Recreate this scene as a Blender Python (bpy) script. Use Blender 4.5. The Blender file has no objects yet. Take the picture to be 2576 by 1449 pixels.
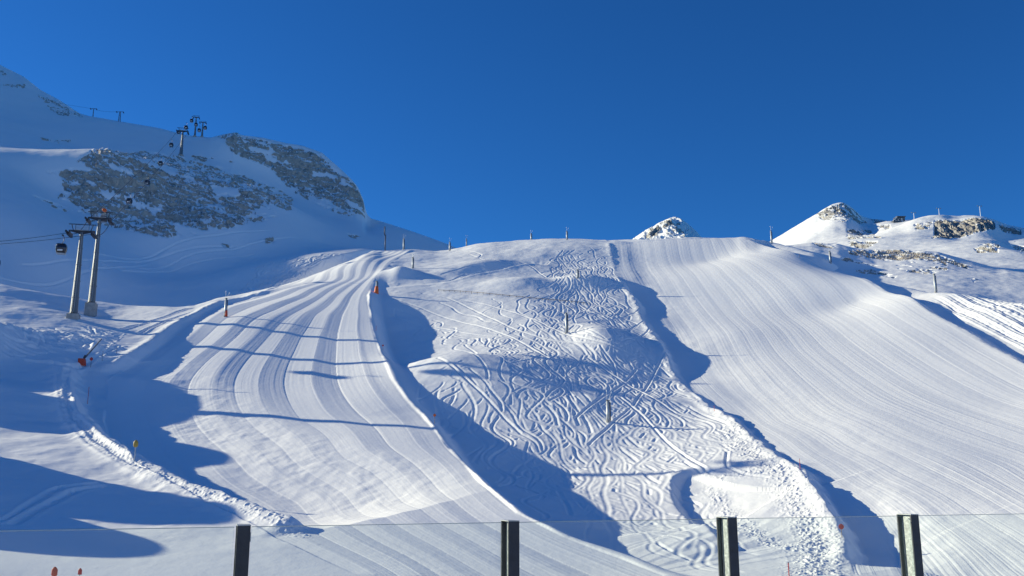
import bpy, bmesh, math, random, os, time
import numpy as np
from mathutils import Vector, Matrix
random.seed(7); RNG = np.random.RandomState(7)
Q = float(os.environ.get('QGRID', '1.0'))          # grid density (only lowered for drafts)
T0 = time.time()
scene = bpy.context.scene
COL = scene.collection

# ---------------------------------------------------------------- camera model (the photo measured 2576 px wide)
F = 2300.0; CXP = 1288.0; CYP = 724.5; PITCH = math.radians(12.1)
cp, sp = math.cos(PITCH), math.sin(PITCH)
def ray(px, py):
    v = -(py - CYP) / F
    dy = cp - v * sp
    return (px - CXP) / F / dy, (sp + v * cp) / dy      # X/Y and Z/Y
def P(px, py, D):
    u, t = ray(px, py)
    return Vector((u * D, D, t * D))

SUN_EL = math.radians(18.5); SUN_BACK = math.radians(-19.0)
LSUN = Vector((-math.cos(SUN_EL) * math.cos(SUN_BACK), -math.cos(SUN_EL) * math.sin(SUN_BACK), math.sin(SUN_EL)))

# ---------------------------------------------------------------- noise
def _hash(ix, iy, seed):
    h = (ix.astype(np.int64) * 374761393 + iy.astype(np.int64) * 668265263 + seed * 1442695041) & 0xFFFFFFFF
    h = ((h ^ (h >> 13)) * 1274126177) & 0xFFFFFFFF
    h = h ^ (h >> 16)
    return (h & 0xFFFF).astype(np.float32) / 65535.0
def vnoise(x, y, seed=0):
    ix = np.floor(x); iy = np.floor(y)
    fx = (x - ix).astype(np.float32); fy = (y - iy).astype(np.float32)
    fx = fx * fx * fx * (fx * (fx * 6 - 15) + 10); fy = fy * fy * fy * (fy * (fy * 6 - 15) + 10)
    ix = ix.astype(np.int64); iy = iy.astype(np.int64)
    a = _hash(ix, iy, seed); b = _hash(ix + 1, iy, seed); c = _hash(ix, iy + 1, seed); d = _hash(ix + 1, iy + 1, seed)
    return (a + (b - a) * fx) * (1 - fy) + (c + (d - c) * fx) * fy - 0.5
def fbm(x, y, seed=0, octv=4, gain=0.5):
    s = 0; a = 1.0; f = 1.0
    for k in range(octv):
        c, n = math.cos(k * 1.1), math.sin(k * 1.1)
        s = s + a * vnoise((x * c - y * n) * f, (x * n + y * c) * f, seed + k * 17); a *= gain; f *= 2.03
    return s
def ridged(x, y, seed=0, octv=4, gain=0.55):
    s = 0; a = 1.0; f = 1.0
    for k in range(octv):
        c, n = math.cos(k * 0.9), math.sin(k * 0.9)
        s = s + a * (1 - 4 * np.abs(vnoise((x * c - y * n) * f, (x * n + y * c) * f, seed + k * 31))); a *= gain; f *= 2.1
    return s
def sstep(x, a, b):
    t = np.clip((x - a) / (b - a), 0, 1); return t * t * (3 - 2 * t)

# ---------------------------------------------------------------- thin plate interpolation
class TPS:
    def __init__(self, pts, vals, lam=1e-4):
        self.p = np.array(pts, float); n = len(pts)
        K = self._k(self.p[:, None, :] - self.p[None, :, :]) + lam * np.eye(n)
        A = np.zeros((n + 3, n + 3)); A[:n, :n] = K
        A[:n, n] = 1; A[:n, n + 1:] = self.p; A[n, :n] = 1; A[n + 1:, :n] = self.p.T
        self.w = np.linalg.solve(A, np.concatenate([vals, [0, 0, 0]]))
    def _k(self, d):
        r2 = (d ** 2).sum(-1) + 1e-12
        return 0.5 * r2 * np.log(r2)
    def __call__(self, x, y):
        x = np.asarray(x, np.float32); y = np.asarray(y, np.float32); n = len(self.p)
        o = (self.w[n] + self.w[n + 1] * x + self.w[n + 2] * y).astype(np.float32)
        for i in range(n):
            r2 = (x - np.float32(self.p[i, 0])) ** 2 + (y - np.float32(self.p[i, 1])) ** 2 + np.float32(1e-9)
            o += np.float32(0.5 * self.w[i]) * r2 * np.log(r2)
        return o

class Sheet:
    """A height field over a fan-shaped plan grid: columns fan out, rows grow with distance."""
    def __init__(self, ctrl, u0, u1, d0, d1, nu, nd, lam=1e-4, dmid=None, uside=None):
        pts, vals = [], []
        for c in ctrl:
            if len(c) == 3:
                u, t = ray(c[0], c[1]); D = c[2]
            else:
                u, _ = ray(c[0], 900); D = c[2]; t = c[3] / D
            pts.append((u, math.log(D))); vals.append(t)
        nu = int(nu * Q); nd = int(nd * Q)
        self.U = np.linspace(u0, u1, nu).astype(np.float32)
        if uside: self.U = np.concatenate([np.linspace(uside, u0, int(110 * Q), endpoint=False), self.U]).astype(np.float32); u0 = uside
        if dmid:
            n0 = int(60 * Q); self.S = np.concatenate([np.linspace(math.log(d0), math.log(dmid), n0, endpoint=False), np.linspace(math.log(dmid), math.log(d1), nd - n0)]).astype(np.float32)
        else:
            self.S = np.linspace(math.log(d0), math.log(d1), nd).astype(np.float32)
        SS, UU = np.meshgrid(self.S, self.U, indexing='ij')
        tp = TPS(pts, np.array(vals), lam)
        ls = np.linspace(self.S[0], self.S[-1], 300); lu = np.linspace(u0, u1, 260)
        LS, LU = np.meshgrid(ls, lu, indexing='ij')
        tc = tp(LU, LS)
        self.Y = np.exp(SS).astype(np.float32); self.X = (UU * self.Y).astype(np.float32)
        self.Z = (catmull(tc, (self.S - self.S[0]) / (self.S[-1] - self.S[0]), (self.U - u0) / (u1 - u0)) * self.Y).astype(np.float32)
        self.attr = {}
    def hit(self, px, py):
        u, t = ray(px, py)
        j = np.interp(u, self.U, np.arange(len(self.U)))
        j0 = int(min(max(int(j), 0), len(self.U) - 2)); f = j - j0
        tt = (self.Z[:, j0] * (1 - f) + self.Z[:, j0 + 1] * f) / self.Y[:, 0]
        k = np.nonzero(tt >= t)[0]
        if len(k) == 0 or k[0] == 0:
            i = int(np.argmax(tt)); D = float(self.Y[i, 0])
        else:
            i = k[0]; a = (t - tt[i - 1]) / (tt[i] - tt[i - 1]); D = float(self.Y[i - 1, 0] + a * (self.Y[i, 0] - self.Y[i - 1, 0]))
        return Vector((u * D, D, self.height(u * D, D)))
    def height(self, x, y):
        x = np.asarray(x, float); y = np.asarray(y, float)
        fi = np.interp(np.log(y), self.S, np.arange(len(self.S))); fj = np.interp(x / y, self.U, np.arange(len(self.U)))
        i = np.minimum(fi.astype(int), len(self.S) - 2); j = np.minimum(fj.astype(int), len(self.U) - 2)
        a = fi - i; b = fj - j; Z = self.Z
        r = (Z[i, j] * (1 - a) * (1 - b) + Z[i + 1, j] * a * (1 - b) + Z[i, j + 1] * (1 - a) * b + Z[i + 1, j + 1] * a * b)
        return float(r) if r.ndim == 0 else r
    def line(self, pts):
        return [tuple(self.hit(p[0], p[1])[:2]) + tuple(p[2:]) for p in pts]
    def build(self, name, mat, label=None, kind='structure', flat=False):
        nr, nc = self.X.shape
        me = bpy.data.meshes.new(name)
        co = np.stack([self.X, self.Y, self.Z], -1).reshape(-1, 3).astype(np.float32)
        idx = np.arange(nr * nc, dtype=np.int32).reshape(nr, nc)
        q = np.stack([idx[:-1, :-1], idx[:-1, 1:], idx[1:, 1:], idx[1:, :-1]], -1).reshape(-1, 4)
        me.vertices.add(nr * nc); me.vertices.foreach_set('co', co.ravel())
        me.loops.add(q.size); me.loops.foreach_set('vertex_index', q.ravel())
        me.polygons.add(len(q)); me.polygons.foreach_set('loop_start', np.arange(0, q.size, 4, dtype=np.int32))
        me.polygons.foreach_set('use_smooth', np.full(len(q), not flat))
        me.update(calc_edges=True)
        for k, a in self.attr.items():
            at = me.attributes.new(k, 'FLOAT', 'POINT'); at.data.foreach_set('value', np.ascontiguousarray(a, np.float32).ravel())
        me.materials.append(mat)
        o = bpy.data.objects.new(name, me); COL.objects.link(o)
        if kind: o['kind'] = kind
        if label: o['label'] = label
        return o

def catmull(c, fd, fu):
    def up(a, fr):                                   # cubic resample along axis 0
        m = a.shape[0]; x = np.clip(fr, 0, 1) * (m - 1); i = np.minimum(x.astype(int), m - 2); f = (x - i).astype(np.float32)[:, None]
        g = lambda k: a[np.clip(i + k, 0, m - 1)]
        p0, p1, p2, p3 = g(-1), g(0), g(1), g(2)
        return (p1 + 0.5 * f * (p2 - p0 + f * (2 * p0 - 5 * p1 + 4 * p2 - p3 + f * (3 * (p1 - p2) + p3 - p0)))).astype(np.float32)
    return up(up(c.astype(np.float32), fd).T, fu).T

def seg_dist(X, Y, line, reach=40.0, closed=False):
    """signed distance to a plan polyline (>0 to its right when walked towards the camera), its end values, and position along it"""
    n = len(line); best = np.full(X.shape, 1e9, np.float32); sgn = np.ones(X.shape, np.float32)
    nv = len(line[0]) - 2; vals = [np.zeros(X.shape, np.float32) for _ in range(nv)]; al = np.zeros(X.shape, np.float32)
    acc = 0.0
    for k in range(n - 1):
        ax, ay = line[k][:2]; bx, by = line[k + 1][:2]
        dx, dy = bx - ax, by - ay; L2 = dx * dx + dy * dy + 1e-9; L = math.sqrt(L2)
        m = (X > min(ax, bx) - reach) & (X < max(ax, bx) + reach) & (Y > min(ay, by) - reach) & (Y < max(ay, by) + reach)
        ii = np.nonzero(m)
        if len(ii[0]):
            x = X[ii] - ax; y = Y[ii] - ay
            t = np.clip((x * dx + y * dy) / L2, 0, 1)
            d = np.hypot(x - t * dx, y - t * dy)
            b = best[ii]; c = d < b
            jj = (ii[0][c], ii[1][c])
            best[jj] = d[c]; cr = (dx * y - dy * x)[c]
            sgn[jj] = np.where(cr > 0, 1.0, -1.0); al[jj] = acc + t[c] * L
            for v in range(nv):
                vals[v][jj] = line[k][2 + v] + t[c] * (line[k + 1][2 + v] - line[k][2 + v])
        acc += L
    return best * sgn, vals, al

def smooth_line(pts, n=6):
    out = []
    for k in range(len(pts) - 1):
        p = [pts[max(k - 1, 0)], pts[k], pts[k + 1], pts[min(k + 2, len(pts) - 1)]]
        for j in range(n):
            f = j / n
            out.append(tuple(b + 0.5 * f * (c - a + f * (2 * a - 5 * b + 4 * c - d + f * (3 * (b - c) + d - a))) for a, b, c, d in zip(*p)))
    out.append(tuple(pts[-1])); return out

def in_poly(X, Y, poly):
    ins = np.zeros(X.shape, bool); n = len(poly)
    x0, x1 = min(p[0] for p in poly), max(p[0] for p in poly); y0, y1 = min(p[1] for p in poly), max(p[1] for p in poly)
    ii = np.nonzero((X > x0) & (X < x1) & (Y > y0) & (Y < y1)); x = X[ii]; y = Y[ii]; r = np.zeros(len(x), bool)
    for i in range(n):
        ax, ay = poly[i][:2]; bx, by = poly[(i + 1) % n][:2]
        if ay == by: continue
        c = (ay > y) != (by > y)
        r ^= c & (x < (bx - ax) * (y - ay) / (by - ay) + ax)
    ins[ii] = r; return ins
def blur(a, n=2):
    a = a.astype(np.float32)
    for _ in range(n):
        b = a.copy(); b[1:-1] = (a[:-2] + 2 * a[1:-1] + a[2:]) / 4; a = b
        b = a.copy(); b[:, 1:-1] = (a[:, :-2] + 2 * a[:, 1:-1] + a[:, 2:]) / 4; a = b
    return a

# ---------------------------------------------------------------- materials
def new_mat(name):
    m = bpy.data.materials.new(name); m.use_nodes = True; nt = m.node_tree
    for n in list(nt.nodes): nt.nodes.remove(n)
    out = nt.nodes.new('ShaderNodeOutputMaterial'); b = nt.nodes.new('ShaderNodeBsdfPrincipled')
    nt.links.new(b.outputs[0], out.inputs[0]); return m, nt, b
def N(nt, t, **kw):
    n = nt.nodes.new(t)
    for k, v in kw.items(): setattr(n, k, v)
    return n
def mathn(nt, op, a, b=None, c=None, clamp=False):
    n = N(nt, 'ShaderNodeMath', operation=op); n.use_clamp = clamp
    for i, v in enumerate((a, b, c)):
        if v is None: continue
        if isinstance(v, (int, float)): n.inputs[i].default_value = v
        else: nt.links.new(v, n.inputs[i])
    return n.outputs[0]
def noise_n(nt, vec, scale, detail=3, rough=0.55, dist=0.0):
    n = N(nt, 'ShaderNodeTexNoise'); n.inputs['Scale'].default_value = scale; n.inputs['Detail'].default_value = detail
    n.inputs['Roughness'].default_value = rough; n.inputs['Distortion'].default_value = dist
    nt.links.new(vec, n.inputs['Vector']); return n.outputs['Fac']
def ramp(nt, fac, stops):
    n = N(nt, 'ShaderNodeValToRGB'); e = n.color_ramp.elements
    e[0].position, e[0].color = stops[0][0], (*stops[0][1], 1); e[1].position, e[1].color = stops[1][0], (*stops[1][1], 1)
    for p, c in stops[2:]:
        x = e.new(p); x.color = (*c, 1)
    nt.links.new(fac, n.inputs[0]); return n.outputs[0]
def mapping(nt, vec, scale=(1, 1, 1), rot=(0, 0, 0)):
    n = N(nt, 'ShaderNodeMapping'); n.inputs['Scale'].default_value = scale; n.inputs['Rotation'].default_value = rot
    nt.links.new(vec, n.inputs['Vector']); return n.outputs[0]

SNOW = (0.93, 0.935, 0.935)
def snow_material(name, rock=False, grit=1.0, far=1.0, rock_cols=((0.20, 0.18, 0.16), (0.48, 0.42, 0.35), (0.62, 0.55, 0.46))):
    m, nt, b = new_mat(name); tc = N(nt, 'ShaderNodeTexCoord').outputs['Object']
    b.inputs['Roughness'].default_value = 0.65; b.inputs['Specular IOR Level'].default_value = 0.25
    n1 = noise_n(nt, tc, 0.9 / far, 4, 0.6); n2 = noise_n(nt, tc, 5.0 / far, 3, 0.65)
    h = mathn(nt, 'ADD', mathn(nt, 'MULTIPLY', n1, 0.05 * grit * far), mathn(nt, 'MULTIPLY', n2, 0.012 * grit * far))
    var = noise_n(nt, tc, 0.06 / far, 3, 0.6)
    scol = ramp(nt, var, [(0.3, tuple(c * 0.97 for c in SNOW)), (0.7, SNOW)])
    if rock:
        at = N(nt, 'ShaderNodeAttribute', attribute_name='rock').outputs['Fac']
        rn = noise_n(nt, tc, 0.55 / far, 6, 0.7, 0.6); rn2 = noise_n(nt, tc, 0.12 / far, 3, 0.6)
        rc = ramp(nt, mathn(nt, 'ADD', mathn(nt, 'MULTIPLY', rn, 0.75), mathn(nt, 'MULTIPLY', rn2, 0.3)), [(0.34, rock_cols[0]), (0.5, rock_cols[1]), (0.64, rock_cols[2])])
        edge = noise_n(nt, tc, 1.1 / far, 5, 0.7, 0.3)
        k = mathn(nt, 'ADD', at, mathn(nt, 'MULTIPLY', mathn(nt, 'SUBTRACT', edge, 0.5), 0.75))
        fac = mathn(nt, 'MULTIPLY', mathn(nt, 'SUBTRACT', k, 0.47), 14.0, clamp=True)
        mx = N(nt, 'ShaderNodeMix', data_type='RGBA'); nt.links.new(fac, mx.inputs['Factor']); nt.links.new(scol, mx.inputs['A']); nt.links.new(rc, mx.inputs['B'])
        nt.links.new(mx.outputs['Result'], b.inputs['Base Color'])
        h = mathn(nt, 'ADD', h, mathn(nt, 'MULTIPLY', mathn(nt, 'MULTIPLY', rn, fac), 1.1 * far))
        h = mathn(nt, 'SUBTRACT', h, mathn(nt, 'MULTIPLY', fac, 0.25 * far))
    else:
        nt.links.new(scol, b.inputs['Base Color'])
    bp = N(nt, 'ShaderNodeBump'); bp.inputs['Strength'].default_value = 0.8; bp.inputs['Distance'].default_value = 1.0
    nt.links.new(h, bp.inputs['Height']); nt.links.new(bp.outputs[0], b.inputs['Normal'])
    return m
M_SNOW = snow_material('snow'); M_HILL = snow_material('snow and rock', True, 1.0, 1.6)
M_FAR = snow_material('far snow and rock', True, 1.0, 4.0, ((0.22, 0.21, 0.20), (0.38, 0.355, 0.32), (0.50, 0.47, 0.42)))

# ---------------------------------------------------------------- near slope
ctrl = [
 # x, y, distance : the ski slope from the foot up to its crest
 (1500,1449,70),(1500,1330,83),(1500,1219,100),(1500,1060,133),(1500,950,163),(1500,838,195),(1500,760,229),(1720,950,169),(1700,838,200),(1700,760,234),(1750,1060,138),(1750,1219,103),(1500,700,258),(1500,650,295),(1500,604,340),
 (1150,1449,68),(1150,1219,96),(1150,1050,129),(1150,950,155),(1150,850,183),(1150,760,224),(1150,690,262),(1150,660,285),(1150,627,325),
 (800,1449,66),(800,1330,80),(800,1219,97),(800,1060,131),(800,950,160),(800,838,192),(800,770,220),(800,700,262),(820,665,292),
 (960,1219,97),(960,950,159),(960,800,206),(960,700,258),(960,633,330),(1040,627,328),
 (450,1449,64),(450,1330,79),(450,1200,99),(450,1060,128),(450,950,155),(450,860,180),(450,800,203),(560,797,201),
 (100,1449,62),(100,1330,77),(100,1200,96),(100,1060,122),(100,950,146),(100,880,162),(100,820,180),(180,800,190),(225,793,208),
 (-150,1449,60),(-150,1200,92),(-150,1000,128),(-150,880,158),(-150,800,178),(-150,722,212),
 (0,716,222),(130,740,226),(250,758,232),(330,768,236),(450,776,238),(500,768,245),(560,748,262),(640,722,285),(760,680,300),
 (1230,613,335),(1300,606,338),(1430,601,342),(1600,601,345),(1800,600,343),(1878,594,338),
 (1800,1449,70),(1850,1219,103),(1850,1060,136),(1850,950,164),(1850,838,196),(1850,760,229),(1800,700,250),(1800,650,288),
 (2150,1449,72),(2150,1219,98),(2150,1060,129),(2150,950,156),(2150,838,188),(2150,760,218),(2150,705,250),(2100,668,278),
 (2576,1449,72),(2576,1300,86),(2576,1150,108),(2576,1000,134),(2576,900,156),(2576,820,178),(2420,760,198),(2430,742,206),
 (2342,736,207),(2250,708,232),(1945,612,322),(2030,640,300),(2600,768,190),(2750,800,180),(2750,1000,128),(2750,1300,84),
]
for px, zb in ((-150, 26), (100, 30), (330, 32), (560, 44), (760, 62)):
    ctrl += [(px, None, 262 if px < 500 else 320, zb), (px, None, 330 if px < 500 else 380, zb - 4)]
for px in (960, 1150, 1430, 1700, 1880):
    ctrl += [(px, None, 372, 88), (px, None, 430, 84)]
for px, d, zb in ((2050, 345, 66), (2300, 262, 38), (2600, 235, 28), (2750, 230, 26)):
    ctrl += [(px, None, d, zb), (px, None, 420, zb - 14)]
for px in (-200, 450, 1288, 2100, 2800):
    ctrl += [(px, None, 50, -8.2), (px, None, 24, -8.8), (px, None, 8, -9.0)]
slope = Sheet(ctrl, -0.62, 0.66, 10, 430, 1700, 1500, dmid=60, uside=-1.0)
print('base sheet', time.time() - T0)
X, Y = slope.X, slope.Y

def drop_edge(sh, pts, w, wid=4.0, back=22.0, lip=0.25, lipw=1.6, jag=0.0, right=True, even=False):
    """a cut bank: the ground falls on one side of the line and comes back up further out"""
    ln = smooth_line(sh.line(pts)); d, (h,), al = seg_dist(sh.X, sh.Y, ln, reach=back * 2.2 + 8)
    if not right: d = -d
    if jag: d = d + jag * fbm(sh.X * 0.35, sh.Y * 0.35, 5, 3)
    h0 = h
    if even: h = h + (0.7 - h) * sstep(d, wid + w + 1, wid + w + 7)
    f = sstep(d, 0, wid) * (1 - sstep(d, wid + w, w + wid + back))
    f = np.where(np.abs(d) > 1e8, 0, f)
    sh.Z -= h * f
    sh.Z += lip * np.exp(-np.clip(d / lipw, -9, 9) ** 2) * sstep(h0, 0.0, 0.6)
    return ln
def mound(sh, px, py, h, rx, ry, ang=0.0, p=1.0):
    c = sh.hit(px, py); a = math.radians(ang); dx = sh.X - c.x; dy = sh.Y - c.y
    x = (dx * math.cos(a) + dy * math.sin(a)) / rx; y = (-dx * math.sin(a) + dy * math.cos(a)) / ry
    sh.Z += h * np.exp(-((x * x + y * y) ** p))

E1 = [(1040,630,0),(985,662,.5),(945,700,.8),(926,742,2.5),(932,790,6),(945,850,6),(965,905,3.6),(985,950,2.2),(1020,1000,2.6),(1060,1042,3.6),(1100,1090,4.6),(1150,1150,5.6),(1210,1215,6),(1300,1290,5.6),(1420,1350,4),(1560,1400,2.5),(1680,1449,1),(1800,1490,0)]
E2 = [(1531,606,0),(1533,612,.6),(1540,650,.3),(1553,700,.3),(1570,722,2.2),(1600,760,2.4),(1612,800,.8),(1640,840,1.8),(1672,890,2.2),(1705,960,.6),(1760,1010,.7),(1830,1052,1.4),(1900,1112,.8),(1960,1158,.9),(2010,1183,1.2),(2050,1240,2.4),(2090,1300,3.0),(2118,1360,2.6),(2126,1402,1.8),(2120,1430,0),(2135,1600,0)]
E3 = [(1880,594,0),(1905,604,2.2),(1960,628,3),(2030,652,3.5),(2140,693,3),(2260,742,3.2),(2350,790,2.6),(2450,845,2.0),(2576,914,1.8),(2680,970,.8),(2760,1020,0)]
E4 = [(150,900,0),(158,920,1.4),(162,980,2.6),(190,1050,3.0),(250,1112,3.0),(340,1166,2.6),(430,1215,3.2),(560,1265,3.4),(650,1300,2.4),(760,1340,0)]
E5 = [(700,722,0),(640,738,1.2),(560,758,1.4),(500,785,1.5),(440,815,1.8),(370,866,2.2),(310,900,2.4),(262,925,1.0),(240,935,0)]
# hollow of the mogul field, mounds
mound(slope, 1120, 915, 2.2, 11, 9)
mound(slope, 1290, 900, 1.0, 16, 8)
mound(slope, 1515, 862, 2.6, 6, 11)
mound(slope, 1600, 900, 1.2, 12, 12)
mound(slope, 1005, 688, 2.6, 4.5, 6); 
mound(slope, 1245, 672, 2.0, 14, 9); mound(slope, 1400, 640, 1.5, 20, 12)
mound(slope, 1310, 715, 2.2, 9, 7); mound(slope, 1470, 712, 2.6, 8, 6)
mound(slope, 1190, 1010, -1.5, 14, 12); mound(slope, 1400, 1100, -1.4, 16, 12); mound(slope, 1330, 980, 1.2, 18, 10)
mound(slope, 1880, 1180, .8, 10, 8); mound(slope, 1550, 1290, 1.0, 10, 8)
L1 = drop_edge(slope, [(a,b,h*.62) for a,b,h in E1], 2.0, 4.0, 42.0, .15)
L2 = drop_edge(slope, [(a,b,h*.5) for a,b,h in E2], 1.0, 2.0, 17.0, .35, 1.2, jag=.7, even=True)
L3 = drop_edge(slope, [(a,b,h*.6) for a,b,h in E3], 1.0, 3.0, 9.0, .15)
L4 = drop_edge(slope, [(a,b,h*.75) for a,b,h in E4], 3.0, 4.0, 20.0, .8, 2.0, jag=1.0)
L5 = drop_edge(slope, [(a,b,h*.36) for a,b,h in E5], 1.0, 2.5, 14.0, .5, 1.4)
E7 = [(1850,1168,0),(1760,1178,.7),(1702,1195,1.2),(1682,1225,1.5),(1692,1265,1.3),(1740,1320,1.1),(1810,1370,.8),(1860,1400,0)]
E8 = [(1900,1185,0),(1815,1198,.5),(1788,1235,.9),(1830,1300,1.0),(1900,1352,1.0),(1985,1385,0)]
L7 = drop_edge(slope, [(a,b,h*.6) for a,b,h in E7], 0.5, 1.6, 15.0, .1, 1.0)
L8 = smooth_line(slope.line([(1900,1188),(1815,1198),(1788,1235),(1830,1300),(1900,1352),(1985,1385)]))
E9 = [(1375,668,0),(1340,664,.9),(1280,673,1.5),(1220,686,1.3),(1170,699,.8),(1100,713,.35),(1020,720,.4),(960,724,0)]
L9 = drop_edge(slope, E9, 0.5, 3.0, 9.0, .1, 1.0, right=False)
def fit_skyline(sh, pts, lo=.8, dist=None, sm=0):
    """bend the far part of each column so that its crest stands at the surveyed height"""
    us = [ray(p[0], p[1])[0] for p in pts]; ts = [ray(p[0], p[1])[1] for p in pts]
    t = sh.Z / sh.Y; tt = np.where(sh.Y > 60, t, -9); mx = tt.max(0)
    if dist is None:
        dm = sh.Y[tt.argmax(0), np.arange(sh.Y.shape[1])]; k = np.ones(61) / 61; dm = np.convolve(np.pad(dm, 30, 'edge'), k, 'valid')
    else: dm = np.interp(sh.U, [ray(p[0], 650)[0] for p in dist], [p[1] for p in dist])
    w = (sh.U >= us[0]) & (sh.U <= us[-1]); d = np.where(w, np.interp(sh.U, us, ts) - mx, 0)
    if not w[0]: i0 = int(np.argmax(w)); d[:i0] = d[i0]
    i1 = len(w) - 1 - int(np.argmax(w[::-1])); d[i1 + 1:] = d[i1]
    if sm: d = np.convolve(np.pad(d, sm, 'edge'), np.ones(2 * sm + 1) / (2 * sm + 1), 'valid')
    sh.Z += (d[None, :] * sh.Y * sstep(sh.Y / dm[None, :], lo, 0.99)).astype(np.float32)
DIST1 = [(-100,215),(0,222),(130,226),(330,236),(500,245),(560,262),(640,285),(760,300),(860,318),(935,328),(1040,328),(1230,335),(1430,342),(1800,343),(1878,338),(1945,322),(2000,315)]
SKY1 = [(-100,712),(0,716),(130,740),(250,758),(330,768),(450,776),(500,768),(560,747),(640,735),(740,712),(860,665),(935,631),(1040,627),(1110,632),(1150,626),(1200,615),(1250,610),(1300,607),(1380,600),(1450,601),(1530,604),(1600,601),(1700,600),(1800,599),(1860,597),(1878,595),(1900,602),(1945,611),(2000,625)]
def shade_knoll(sh, x, y, h, rx, ry, p=1.5):
    sh.Z += (h * np.exp(-(((sh.X - x) / rx) ** 2 + ((sh.Y - y) / ry) ** 2) ** p)).astype(np.float32)
shade_knoll(slope, -98, 155, 6, 10, 14); shade_knoll(slope, -90, 133, 8, 10, 8); shade_knoll(slope, -80, 101, 12.5, 11, 8); shade_knoll(slope, -62, 82, 8, 9, 8)  # snow heaps out of view on the left, added to cast shade into the foreground
print('edges', time.time() - T0)
# ---------------------------------------------------------------- groomed lanes
def lane_field(sh, guides, sc=100.0):
    pts, vals = [], []
    for w, g in guides:
        for p in g:
            h = sh.hit(*p[:2]); pts.append((h.x / sc, h.y / sc)); vals.append(w)
    return TPS(pts, np.array(vals), 1e-3)
SUB = 4
def eval_field(sh, tp, sc=100.0):
    fr = np.linspace(0, 1, 320); fc = np.linspace(0, 1, 300)
    S_ = sh.S[0] + fr * (sh.S[-1] - sh.S[0]); U_ = sh.U[0] + fc * (sh.U[-1] - sh.U[0])
    LS, LU = np.meshgrid(S_, U_, indexing='ij'); YY = np.exp(LS)
    return catmull(tp(LU * YY / sc, YY / sc), (sh.S - sh.S[0]) / (sh.S[-1] - sh.S[0]), (sh.U - sh.U[0]) / (sh.U[-1] - sh.U[0]))
GL = [(0.0, [(930,632),(800,690),(680,738),(560,768),(450,835),(350,905),(270,960),(262,1060),(340,1160),(480,1240),(640,1320),(800,1400),(900,1449)]),
      (0.35, [(965,636),(860,705),(780,745),(700,780),(610,840),(540,900),(490,960),(490,1040),(600,1150),(760,1260),(960,1360),(1120,1449)]),
      (0.68, [(1000,634),(915,700),(850,745),(800,790),(762,850),(735,910),(722,965),(760,1050),(870,1150),(1040,1270),(1200,1360),(1360,1449)]),
      (1.0, [(1040,630),(985,662),(945,700),(926,742),(932,790),(945,850),(965,905),(985,950),(1020,1000),(1060,1042),(1100,1090),(1150,1150),(1210,1215),(1300,1290),(1420,1350),(1560,1400),(1680,1449)])]
GR = [(0.0, [(1533,612),(1553,700),(1600,770),(1650,850),(1705,960),(1760,1010),(1830,1052),(1900,1112),(2010,1190),(2090,1260),(2160,1350),(2200,1440)]),
      (0.3, [(1640,606),(1680,700),(1740,790),(1800,880),(1870,980),(1960,1060),(2080,1130),(2220,1210),(2380,1310),(2530,1420)]),
      (0.62, [(1760,600),(1830,690),(1920,790),(2010,880),(2120,970),(2260,1045),(2420,1110),(2576,1165)]),
      (1.0, [(1880,594),(1960,628),(2030,652),(2140,693),(2260,742),(2350,790),(2450,845),(2576,914)])]
GROOM = np.zeros(slope.Z.shape, np.float32)
def lanes(sh, guides, poly, count, tilt, fine, seed, fade=None, wobble=0.22):
    tp = lane_field(sh, guides); W = eval_field(sh, tp)
    wp = [tuple(sh.hit(*p)[:2]) for p in poly]
    m = blur(in_poly(sh.X, sh.Y, wp), 3)
    wob = fbm(sh.X * 0.02, sh.Y * 0.02, seed + 3, 2) * wobble
    L = W * count + wob
    k = np.floor(L).astype(int); f = L - k
    rs = np.random.RandomState(seed); lv = np.clip(rs.normal(1.0, 0.35, 200), 0.3, 1.8)
    amp = (lv[np.clip(k + 60, 0, 199)]).astype(np.float32)
    tri = np.where(k % 2 == 0, f, 1 - f).astype(np.float32)
    Lu = np.gradient(L, axis=1) / np.gradient(sh.U)[None, :]; Ls = np.gradient(L, axis=0) / np.gradient(sh.S)[:, None]
    gx = Lu / sh.Y; width = 1.0 / np.maximum(np.hypot(gx, (Ls - gx * sh.X) / sh.Y), 0.08)
    z = tilt * width * (tri - 0.5) * (0.6 + 0.4 * amp)
    long_ = fine * (vnoise(L * 9.0, sh.Y * 0.03 + 5, seed) + 0.7 * vnoise(L * 23.0, sh.Y * 0.05, seed + 1))
    seam = -fine * 0.9 * np.exp(-(np.minimum(f, 1 - f) / 0.035) ** 2) * (0.4 + amp * 0.5)
    fd = 1.0 if fade is None else fade
    sh.Z += ((z + long_ * 1.0 + seam) * m * fd).astype(np.float32)
    return m, L
for _ in range(3): fit_skyline(slope, SKY1, .8, DIST1, 12)
PL = [(1040,629),(985,662),(945,700),(926,742),(932,790),(945,850),(965,905),(985,950),(1020,1000),(1060,1042),(1100,1090),(1150,1150),(1210,1215),(1300,1290),(1420,1350),(1560,1400),(1680,1446),(900,1446),(640,1320),(480,1240),(340,1165),(262,1060),(270,950),(330,905),(400,850),(480,800),(560,765),(640,745),(740,712),(860,660),(935,631)]
PR = [(1535,608),(1545,650),(1556,700),(1580,730),(1605,770),(1618,800),(1645,840),(1680,890),(1710,960),(1765,1008),(1835,1050),(1905,1110),(2015,1185),(2060,1240),(2100,1300),(2135,1380),(2150,1446),(2700,1446),(2700,960),(2576,912),(2450,843),(2350,788),(2260,740),(2140,692),(2030,652),(1960,628),(1878,594),(1700,603)]
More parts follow.
